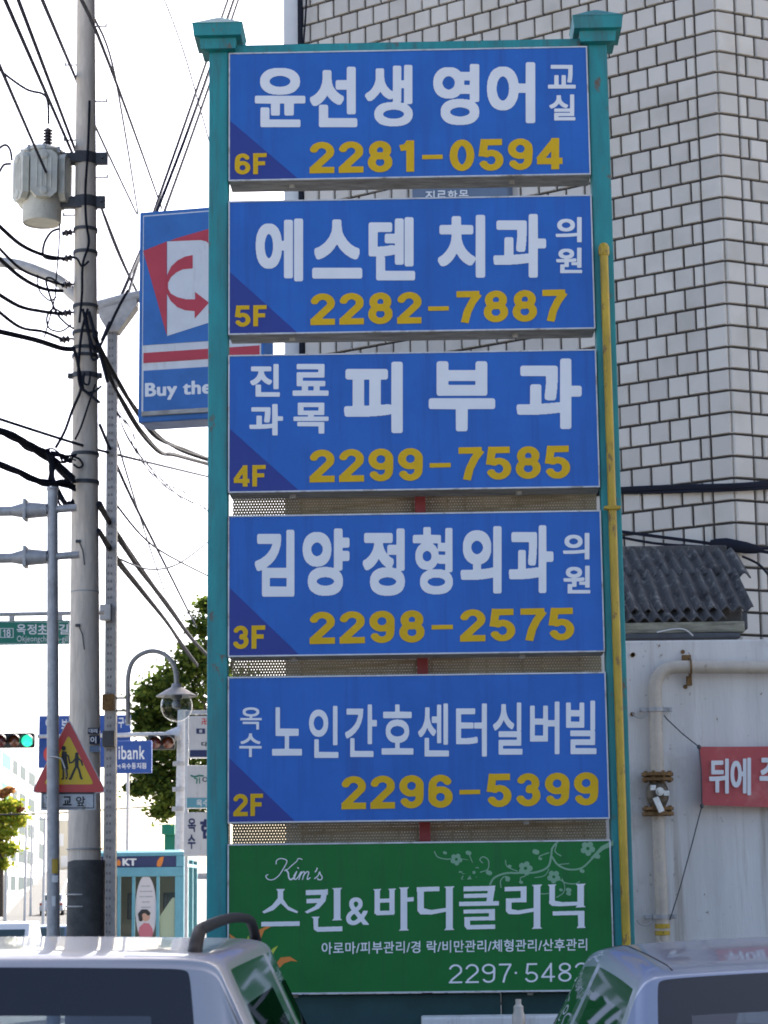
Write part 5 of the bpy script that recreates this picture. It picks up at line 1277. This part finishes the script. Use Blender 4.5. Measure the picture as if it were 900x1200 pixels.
m = np.zeros((260, 260), bool); stroke(m, arc(130, 130, 100, 100, 0, 360, 50), 40); relief('prohibition_ring', [np.stack([p[:, 0] / 10 + 50, p[:, 1] / 10 + 871], 1) for p in contours(m)], fz2.view(), 'warn_red', bz)
YB = 46.0; fk = Frame((0, YB, 0), 0)
bk = thing('bank_board', fk.px(155, 906), 'blue projecting bank sign with white words, right of the lamp column', 'signboard')
a_, b_ = fk.px(125, 868.5), fk.px(178, 906); mb = MB(); mb.bbox((a_ + b_) / 2, (b_.x - a_.x, .12, a_.z - b_.z), .02); mb.build('board', 'sign_blue', bk)
fk2 = Frame((0, YB - .0615, 0), 0)
relief('lettering', word('ibank', (138.8, 874, 169.5, 890), 1, 1) + word('M', (136.5, 896, 141, 901), 1, 1) + sum([hangul(ch, (142.5 + 5.9 * k, 894.5 - .2 * k, 147.6 + 5.9 * k, 901.5 - .2 * k), 3, 3) for k, ch in enumerate('옥수동지점')], []), fk2.view(), 'letter_white', bk)
mb = MB(); mb.cyl(P(150, 906, YB), Vector((P(150, 906, YB).x, YB, 0)), .035, n=10); mb.build('support', 'galv_light', bk)

# phone booth
YK = 36.0
kb = thing('phone_booth', (P(180, 1100, YK).x, YK, 0), 'pale teal glazed telephone booth with black KT fascia and an oval poster', 'phone booth')
xl, xr_ = P(96, 1050, YK).x, P(215.5, 1050, YK).x; ztop = P(180, 996, YK).z; wd = xr_ - xl; dep = 2.6
def kbx(x0, x1, y0, y1, z0, z1, nm, m_, b=.012, par=None):
    mb = MB(); mb.bbox(((x0 + x1) / 2, (y0 + y1) / 2, (z0 + z1) / 2), (x1 - x0, y1 - y0, z1 - z0), b); return mb.build(nm, m_, par or kb)
def kz(py): return P(180, py, YK).z
def kx(px): return P(px, 1050, YK).x
mb = MB(); ch = .10; z1_ = ztop; z0_ = kz(1003)
vs = []
for (i_, z) in ((0, z0_), (0, z1_ - .04), (.09, z1_)):
    vs += [(xl + i_, YK + i_, z), (xr_ - i_ , YK + i_, z), (xr_ - i_ , YK + dep - i_, z), (xl + i_, YK + dep - i_, z)]
mb.add(vs, [(0, 1, 5, 4), (1, 2, 6, 5), (2, 3, 7, 6), (3, 0, 4, 7), (4, 5, 9, 8), (5, 6, 10, 9), (6, 7, 11, 10), (7, 4, 8, 11), (8, 9, 10, 11), (3, 2, 1, 0)]); mb.build('roof', 'booth_teal', kb)
fas = kbx(xl + .02, kx(206), YK + .02, YK + .08, kz(1016), z0_ - .002, 'fascia', 'navy', .004)
kbx(kx(206) + .002, xr_, YK, YK + .14, kz(1016), z0_ - .002, 'corner_post', 'booth_teal')
fkt = Frame((0, YK + .0185, 0), 0); relief('lettering', word('KT', (143.5, 1006, 160, 1014.5), 4, 3), fkt.view(), 'letter_white', fas)
m = np.zeros((140, 120), bool); fill_poly(m, np.array([(5, 120), (15, 60), (45, 20), (90, 10), (80, 70), (60, 125), (30, 135)], float)); relief('emblem', [np.stack([p[:, 0] / 10 + 183, p[:, 1] / 10 + 1002.7], 1) for p in contours(m)], fkt.view(), 'letter_orange', fas)
m = np.zeros((90, 60), bool); fill_poly(m, np.array([(8, 85), (4, 40), (25, 8), (50, 40), (46, 85)], float)); relief('emblem', [np.stack([p[:, 0] / 10 + 136.5, p[:, 1] / 10 + 1006], 1) for p in contours(m)], fkt.view(), 'letter_orange', fas)
kbx(xl, xr_, YK - .01, YK + .12, kz(1027), kz(1016) - .002, 'lintel', 'booth_teal')
for px in (98, 117, 137.5, 154.5, 183, 205):
    w_ = .05 if px < 200 else .1; kbx(kx(px), kx(px) + w_, YK + .003, YK + .09, .0, kz(1027) - .002, 'mullion', 'booth_teal', .006)
kbx(kx(207) + .06, xr_, YK, YK + .14, 0, kz(1027) - .002, 'corner_post', 'booth_teal')
kbx(xr_ - .08, xr_ + .003, YK + .15, YK + dep, kz(1016) + .0, kz(1012), 'side_rail', 'booth_teal', .006); kbx(xr_ - .08, xr_ + .003, YK + .15, YK + dep, z0_ - .06, z0_ - .002, 'side_rail', 'booth_teal', .006)
for k in range(3):
    y_ = YK + .75 + .85 * k; kbx(xr_ - .09, xr_ + .004, y_, y_ + .09, 0, z0_ - .065, 'mullion', 'booth_teal', .006)
mb = MB(); mb.add([(xl + .1, YK + .05, .1), (xr_ - .1, YK + .05, .1), (xr_ - .1, YK + .05, kz(1027)), (xl + .1, YK + .05, kz(1027))], [(0, 1, 2, 3)]); mb.build('glass_pane', 'glass_clear', kb)
mb = MB(); mb.add([(xr_ - .045, YK + .15, .1), (xr_ - .045, YK + dep, .1), (xr_ - .045, YK + dep, z0_ - .06), (xr_ - .045, YK + .15, z0_ - .06)], [(0, 1, 2, 3)]); mb.build('glass_pane', 'glass_clear', kb)
kbx(xl, xr_ - .1, YK + dep - .1, YK + dep, 0, z0_ - .004, 'back_panel', 'booth_inside'); kbx(xl, xr_, YK + .1, YK + dep, -.05, .08, 'floor_slab', 'pavement')
kbx(xl, xl + .05, YK + .15, YK + dep - .12, 0, z0_ - .004, 'side_panel', 'booth_inside')
for px in (146, 190):
    q = Vector((kx(px), YK + 1.5, kz(1062))); mb = MB(); mb.bbox(q, (.26, .2, .45), .03); mb.bbox(q + Vector((-.09, -.12, .05)), (.06, .06, .24), .02); mb.bbox(q + Vector((0, -.105, .12)), (.1, .02, .08), .005); mb.build('telephone', 'dark_metal', kb)
fp = Frame((0, YK + .035, 0), 0); m = np.zeros((760, 290), bool); q_ = [(145 + 122 * math.cos(R(a)), 400 + 400 * math.sin(R(a)) - 20) for a in range(0, 360, 6)]; fill_poly(m, np.array(q_)[:, :])
mmap = lambda mm: [np.stack([p[:, 0] / 10 + 156.5, p[:, 1] / 10 + 1027.5], 1) for p in contours(mm)]
po_ = relief('poster', mmap(m), fp.view(), 'poster', kb)
m2 = np.zeros_like(m); fill_poly(m2, np.array([(40, 740), (70, 590), (120, 540), (180, 545), (220, 600), (250, 740)], float)); relief('portrait', mmap(m2 & m), Frame((0, YK + .032, 0), 0).view(), 'poster_pink', po_)
m2 = np.zeros_like(m); stroke(m2, [(140, 455), (142, 470)], 100); relief('portrait', mmap(m2 & m), Frame((0, YK + .029, 0), 0).view(), 'skin', po_)
m2 = np.zeros_like(m); stroke(m2, [(85, 500), (75, 440), (105, 405), (150, 405), (175, 430)], 46); relief('portrait', mmap(m2 & m), Frame((0, YK + .026, 0), 0).view(), 'black', po_)
m2 = np.zeros_like(m)
for k, (a, b) in enumerate([(95, 190), (80, 215), (75, 220), (105, 185), (95, 195)]): stroke(m2, [(a, 110 + 62 * k), (b, 108 + 62 * k)], 14)
relief('caption', mmap(m2), Frame((0, YK + .0325, 0), 0).view(), 'galv', po_)
fp2 = Frame((0, YK + .045, 0), 0)
mb = MB(); mb.prism([fp2.px(*p) for p in [(187, 1074), (202, 1052), (206, 1052), (206, 1098), (188, 1098), (204, 1077), (191, 1063)]][:5], (0, -.003, 0)); mb.build('notice', 'note_green', kb)

# sign tower right behind the left post
YQ = 33.0; fv = Frame((0, YQ, 0), R(-4))
stw = thing('sign_tower', (fv.px(236, 1000).x, YQ, 0), 'stack of white shop sign boxes on a grey frame, seen left of the teal post', 'sign tower')
for px in (219, 262): 
    a_ = fv.px(px, 835, -.1); mb = MB(); mb.bbox((a_.x, a_.y, a_.z / 2), (.05, .05, a_.z), .005); mb.build('post', 'galv_light', stw)
mb = MB(); a_, b_ = fv.px(217, 834, -.1), fv.px(266, 834, -.1); mb.bbox((a_ + b_) / 2, ((b_ - a_).length, .06, .06), .006); mb.build('top_rail', 'galv_light', stw)
for (x0, y0_, x1_, y1_) in [(221.5, 839, 268, 888), (218.5, 897, 268, 947), (215.5, 952, 268, 1003)]:
    a_, b_ = fv.px(x0, y0_), fv.px(x1_, y1_); mb = MB(); mb.bbox((a_ + b_) / 2 - fv.N * .06, ((b_ - a_).dot(fv.X), .12, a_.z - b_.z), .012, fv.ax()); pn_ = mb.build('sign_panel', 'shop_white', stw)
    fr = Frame(fv.O + fv.N * .002, R(-4))
    if y0_ == 839:
        relief('lettering', hangul('미', (230, 853, 246, 862), 6, 5), fr.view(), 'navy', pn_)
        relief('lettering', hangul('卍', (236.5, 842, 243.5, 849), 4, 4), fr.view(), 'warn_red', pn_); relief('lettering', hangul('대', (236, 869, 244, 875), 3, 3), fr.view(), 'black', pn_)
        m = np.zeros((60, 480), bool); m[:, :] = True; relief('stripe', fit(m, (222.5, 879, 267, 887)), fr.view(), 'navy', pn_)
    elif y0_ == 897:
        m = np.zeros((60, 480), bool); m[:, :] = True; relief('stripe', fit(m, (219, 935, 267.5, 946.5)), fr.view(), 'booth_teal', pn_)
        fr2 = Frame(fr.O + fr.N * .003, R(-4)); relief('lettering', hangul('옥', (230, 937, 237, 945), 4, 3) + hangul('수', (238, 937, 245, 945), 4, 3), fr2.view(), 'letter_white', pn_)
        m = np.zeros((200, 260), bool); stroke(m, [(20, 60), (60, 75), (110, 60), (160, 62)], 18); stroke(m, [(60, 90), (90, 100), (85, 150)], 14); stroke(m, [(120, 85), (118, 150)], 12); relief('emblem', [np.stack([p[:, 0] / 10 + 222, p[:, 1] / 10 + 903], 1) for p in contours(m)], fr.view(), 'sign_green', pn_)
        relief('lettering', hangul('이', (237, 910, 247, 918), 2, 2), fr.view(), 'dark_metal', pn_)
    else:
        relief('lettering', hangul('옥', (220, 959, 229.5, 975), 4, 4) + hangul('수', (220, 978, 229, 995), 4, 4) + hangul('현', (234.5, 960, 252, 983), 6, 6), fr.view(), 'navy', pn_)

# ================================================================== TREES
def leaf_cloud(n, centres, size, flat=.6):
    mb = MB(); vs = []; fs = []
    for i in range(n):
        c, r = centres[random.randrange(len(centres))]
        d = Vector((random.gauss(0, 1), random.gauss(0, 1), random.gauss(0, 1))).normalized() * r * (random.random() ** .45 + (.45 * abs(random.gauss(0, 1)) if random.random() < .3 else 0))
        p = Vector(c) + Vector((d.x, d.y, d.z * flat)); u = Vector((random.gauss(0, 1), random.gauss(0, 1), random.gauss(0, .5))).normalized(); w = u.orthogonal().normalized()
        w = (w * math.cos(random.random() * 6) + u.cross(w) * math.sin(random.random() * 6)).normalized(); s = size * random.uniform(.6, 1.25)
        k = len(vs); vs += [p - u * s, p - u * s * .2 + w * s * .6, p + u * s * .45 + w * s * .5, p + u * s, p + u * s * .3 - w * s * .55, p - u * s * .3 - w * s * .5]; fs.append(tuple(k + j for j in range(6)))
    mb.v = vs; mb.f = fs; mb.m = [0] * len(fs); return mb
def flatbuild(mb, name, m, parent):
    me = bpy.data.meshes.new(name); me.from_pydata([tuple(v) for v in mb.v], [], mb.f); return link_mesh(name, me, m, parent)
YTREE = 54.0
tr = thing('street_tree', (P(262, 900, YTREE).x, YTREE, zground(YTREE)), 'dark green leafy street tree behind the globe lantern and traffic pole', 'tree')
tb = Vector((P(262, 900, YTREE).x, YTREE, zground(YTREE)))
cl = [((P(x, y, YTREE + dy)), r / F_PX * YTREE) for x, y, r, dy in [(238, 735, 20, 0), (245, 710, 16, .5), (225, 770, 24, -.3), (205, 790, 24, .2), (188, 805, 24, -.5), (175, 815, 20, .3), (168, 838, 16, 0), (190, 835, 26, .5), (215, 815, 28, -.3), (240, 790, 30, 0), (235, 840, 30, .4), (200, 870, 24, -.4), (195, 895, 24, .2), (180, 915, 22, 0), (163, 925, 13, .3), (200, 930, 24, -.3), (190, 950, 16, .2), (225, 900, 30, 0), (225, 945, 20, 0), (152, 922, 6, .1), (265, 800, 40, .4), (270, 870, 40, 0), (280, 730, 40, .2), (255, 930, 30, .3), (175, 850, 18, .2), (215, 860, 26, .4), (205, 830, 26, .3), (180, 880, 18, .3), (236, 765, 24, .3), (222, 925, 26, .3), (172, 905, 14, .2), (190, 860, 20, .2)]]
mb = MB(); mb.cyl(tb, P(262, 850, YTREE), .22, .15, 12); tk = mb.build('trunk', 'bark', tr, smooth=True)
mb = MB()
for (c, r) in cl[::2]: s0 = tb.lerp(P(262, 850, YTREE), random.uniform(.55, 1)); mb.tube([s0, s0.lerp(c, .55) + Vector((0, 0, .25)), c], [.07, .045, .015], 6)
mb.build('limb', 'bark', tr)
flatbuild(leaf_cloud(21000, cl, .07), 'crown', 'leaf_green', tr)
YA = 90.0
tb = Vector((P(2, 990, YA).x, YA, zground(YA) + 1.6)); at_ = thing('autumn_tree', tb, 'yellow-green tree turning orange and red at the far left, in front of the white building', 'tree')
cl = [(P(x, y, YA), r / F_PX * YA) for x, y, r in [(0, 955, 17), (12, 945, 15), (20, 960, 12), (5, 975, 17), (-12, 950, 20), (-15, 985, 20), (10, 995, 12), (0, 1012, 12), (-20, 1010, 16)]]
mb = MB(); mb.cyl(tb - Vector((0, 0, .3)), P(2, 960, YA), .14, .08, 10); mb.build('trunk', 'bark', at_)
flatbuild(leaf_cloud(4200, cl, .10), 'crown', 'leaf_autumn', at_)
cl = [(P(x, y, YA - .3), r / F_PX * YA) for x, y, r in [(3, 930, 8), (11, 926, 6), (-8, 932, 9), (24, 948, 4)]]
flatbuild(leaf_cloud(520, cl, .10), 'crown', 'leaf_red', at_)

# ================================================================== FAR BUILDINGS, POLES, CARS
def far_building(p_near, p_far, h, depth_dir, label, wins, m_='plaster_white', name='apartment_building'):
    a = Vector(p_near); b = Vector(p_far); root = thing(name, (a + b) / 2, label, 'building')
    d = (b - a); d.z = 0; Lw = d.length; d.normalize(); n = Vector((d.y, -d.x, 0))
    if n.x < 0: n = -n
    mb = MB(); q = [a, b, b + Vector(depth_dir), a + Vector(depth_dir)]; mb.prism([p - Vector((0, 0, 2)) for p in q], (0, 0, h + 2)); mb.build('wall', m_, root)
    mb = MB(); c = sum(q, Vector()) / 4; mb.box(c + Vector((0, 0, h + .16 + (a.z - c.z))), ((q[2] - q[0]).length * .1, 1.2, .3)); mb.build('roof', 'roof_grey', root)
    for (t0_, t1_, z0_, z1_, mm) in wins:
        ce = a + d * ((t0_ + t1_) / 2 * Lw) + Vector((0, 0, (z0_ + z1_) / 2)) + n * .02
        mb = MB(); mb.bbox(ce, ((t1_ - t0_) * Lw + .12, .06, z1_ - z0_ + .12), .01, (d, n, Vector((0, 0, 1)))); w = mb.build('window', 'galv_light', root)
        mb = MB(); mb.bbox(ce + n * .035, ((t1_ - t0_) * Lw, .02, z1_ - z0_), .005, (d, n, Vector((0, 0, 1)))); mb.build('pane', mm, w)
    return root
pa_ = P(-60, 1000, 150); pb2 = P(44, 1000, 235)
w1 = []
for fl_ in range(5):
    z = 1 + 2.7 * fl_
    for t0_, t1_ in ((.18, .27), (.36, .45), (.47, .57), (.60, .66), (.70, .78), (.83, .93)):
        w1.append((t0_, t1_, z + .8, z + 2.1, 'window_green' if (fl_ in (3, 4) and t0_ < .55) else 'window_dark'))
far_building((pa_.x, 150, zground(150)), (pb2.x, 235, zground(150)), 15.6, (-14, 3, 0), 'white apartment building with dark and green windows at the far left edge', w1)
pa_ = P(45, 1000, 250); pb2 = P(58, 1000, 325)
far_building((pa_.x, 240, zground(250)), (pb2.x, 325, zground(250)), 11.0, (-14, 3, 0), 'white house further up the street beyond the apartment building', [(.1, .3, 3, 5, 'window_dark'), (.5, .7, 3, 5, 'window_dark'), (.1, .3, 6.6, 8.6, 'window_dark'), (.5, .7, 6.6, 8.6, 'window_dark')], name='house')
pa_ = P(84, 1000, 335); pb2 = P(36, 1000, 345)
far_building((pa_.x, 335, zground(335) - 1), (pb2.x, 345, zground(335) - 1), 8.5, (0, 12, 0), 'pale block closing the far end of the street', [(.1, .25, 1.4, 3, 'window_dark'), (.45, .6, 1.4, 3, 'window_dark'), (.7, .9, 1.4, 3, 'window_dark'), (.2, .35, 4.6, 6.4, 'window_dark'), (.6, .8, 4.6, 6.4, 'window_dark')], 'wall_cream', name='house')
pa_ = P(140, 1000, 95); pb2 = P(205, 1000, 88)
far_building((pa_.x, 95, zground(95) - 2), (pb2.x, 88, zground(95) - 2), 4.7, (4, 12, 0), 'low white house on the rise behind the telephone booth', [(.15, .3, 2.2, 3.4, 'window_dark'), (.45, .6, 2.2, 3.4, 'window_dark')], name='house')
q = P(198, 972, 60); mb = MB(); mb.bbox(q, (.36, .5, .28), .02); mb.bbox((q.x, q.y + .3, (q.z + zground(60)) / 2 - .1), (.3, .1, q.z - zground(60)), .01); solo(mb, 'teal_awning_sign', 'sign_green', 'small teal sign box low behind the white traffic pole', 'signboard')
for i, (px, pyt, Y, r, lab) in enumerate([(8, 962, 95, .09, 'white double headed lamp post on the grass bank'), (31, 958, 130, .09, 'slim pale pole nearest the apartment building'), (37.5, 958, 150, .09, 'slim pale pole between two others by the far houses'), (52.5, 958, 120, .09, 'slim pale pole close to the left of the grey sign pole')]):
    t = P(px, pyt, Y); b = P(px, 1052 if i == 0 else 1030, Y); mb = MB(); mb.cyl((t.x, Y, zground(Y) - .2), t, r, r * .7, 8)
    if i == 0:
        mb.tube([t + Vector((-.45, 0, .1)), t, t + Vector((.45, 0, .1))], .07, 8)
    else: mb.tube([t + Vector((-.5, 0, -.1)), t + Vector((.5, 0, -.1))], .03, 6)
    solo(mb, 'street_pole', 'galv_light', lab, 'street pole', 'far street poles')
mb = MB(); mb.tube([P(-20, 955, 60), P(60, 953.5, 62), P(250, 940, 66)], .02, 6); solo(mb, 'overhead_cable', 'cable_black', 'dark level wire crossing in front of the far white buildings', 'cable', G)

def far_car(px, py_roof, Y, label, paint, away=True, w=1.7, h=1.48, lg=4.2):
    x = P(px, py_roof, Y).x; z0_ = zground(Y) - .1; t = thing('parked_car', (x, Y, z0_), label, 'car', group='cars on the far street')
    def loft(pr, nm, m_, par=t):
        mb = MB(); vs = []
        for (y, hw, z) in pr: vs += [(x + sx * hw, Y + y, z0_ + z) for sx in (-1, 1)]
        n = len(pr); return mb
    hw = w / 2
    prof = [(0, .35), (0, .8), (.25, .95), (.6, 1.35), (1.0, h), (2.3, h), (2.9, .98), (lg - .2, .85), (lg, .6), (lg, .35)]
    mb = MB()
    low = [(0, .3), (-.02, .62), (.06, .9), (.3, .95), (3.0, .95), (lg - .2, .82), (lg, .6), (lg, .3)]
    mb.prism([(x - hw, Y + y, z0_ + z) for y, z in low], (w, 0, 0)); o = mb.build('body', paint, t)
    md = o.modifiers.new('bevel', 'BEVEL'); md.width = .09; md.segments = 3
    cab = [(.22, .93), (.62, h - .04), (.95, h), (2.25, h), (2.95, .93)]
    mb = MB(); mb.prism([(x - hw * .86, Y + y, z0_ + z) for y, z in cab], (w * .86, 0, 0)); o = mb.build('cabin', paint, t); md = o.modifiers.new('bevel', 'BEVEL'); md.width = .06; md.segments = 3
    mb = MB(); nrm = Vector((0, -.5, .4)).normalized(); c = Vector((x, Y + .41, z0_ + 1.2)); up_ = Vector((0, .40, h - .97)).normalized(); nn_ = Vector((1, 0, 0)).cross(up_); mb.bbox(c + nn_ * .01, (w * .70, .03, .40), .01, (Vector((1, 0, 0)), nn_, up_)); mb.build('rear_window', 'window_dark', t)
    for sx in (-1, 1):
        mb = MB(); mb.bbox((x + sx * (hw - .14), Y - .01, z0_ + .78), (.22, .06, .16), .02); mb.build('tail_light', 'lamp_red', t)
        for yy in (.7, lg - .8):
            mb = MB(); mb.cyl((x + sx * (hw - .2), Y + yy, z0_ + .3), (x + sx * (hw + .01), Y + yy, z0_ + .3), .3, n=18); mb.build('wheel', 'tyre', t)
far_car(52, 1075, 70, 'blue car on the street between the left edge and the concrete pole', 'car_far_blue', w=1.66, h=1.46)
far_car(3, 1068, 64, 'white car at the extreme left edge of the street', 'car_far_white', w=1.7, h=1.6)
far_car(60, 1047, 150, 'small silver car higher up the street, partly behind the grey pole', 'galv_light', w=1.65)
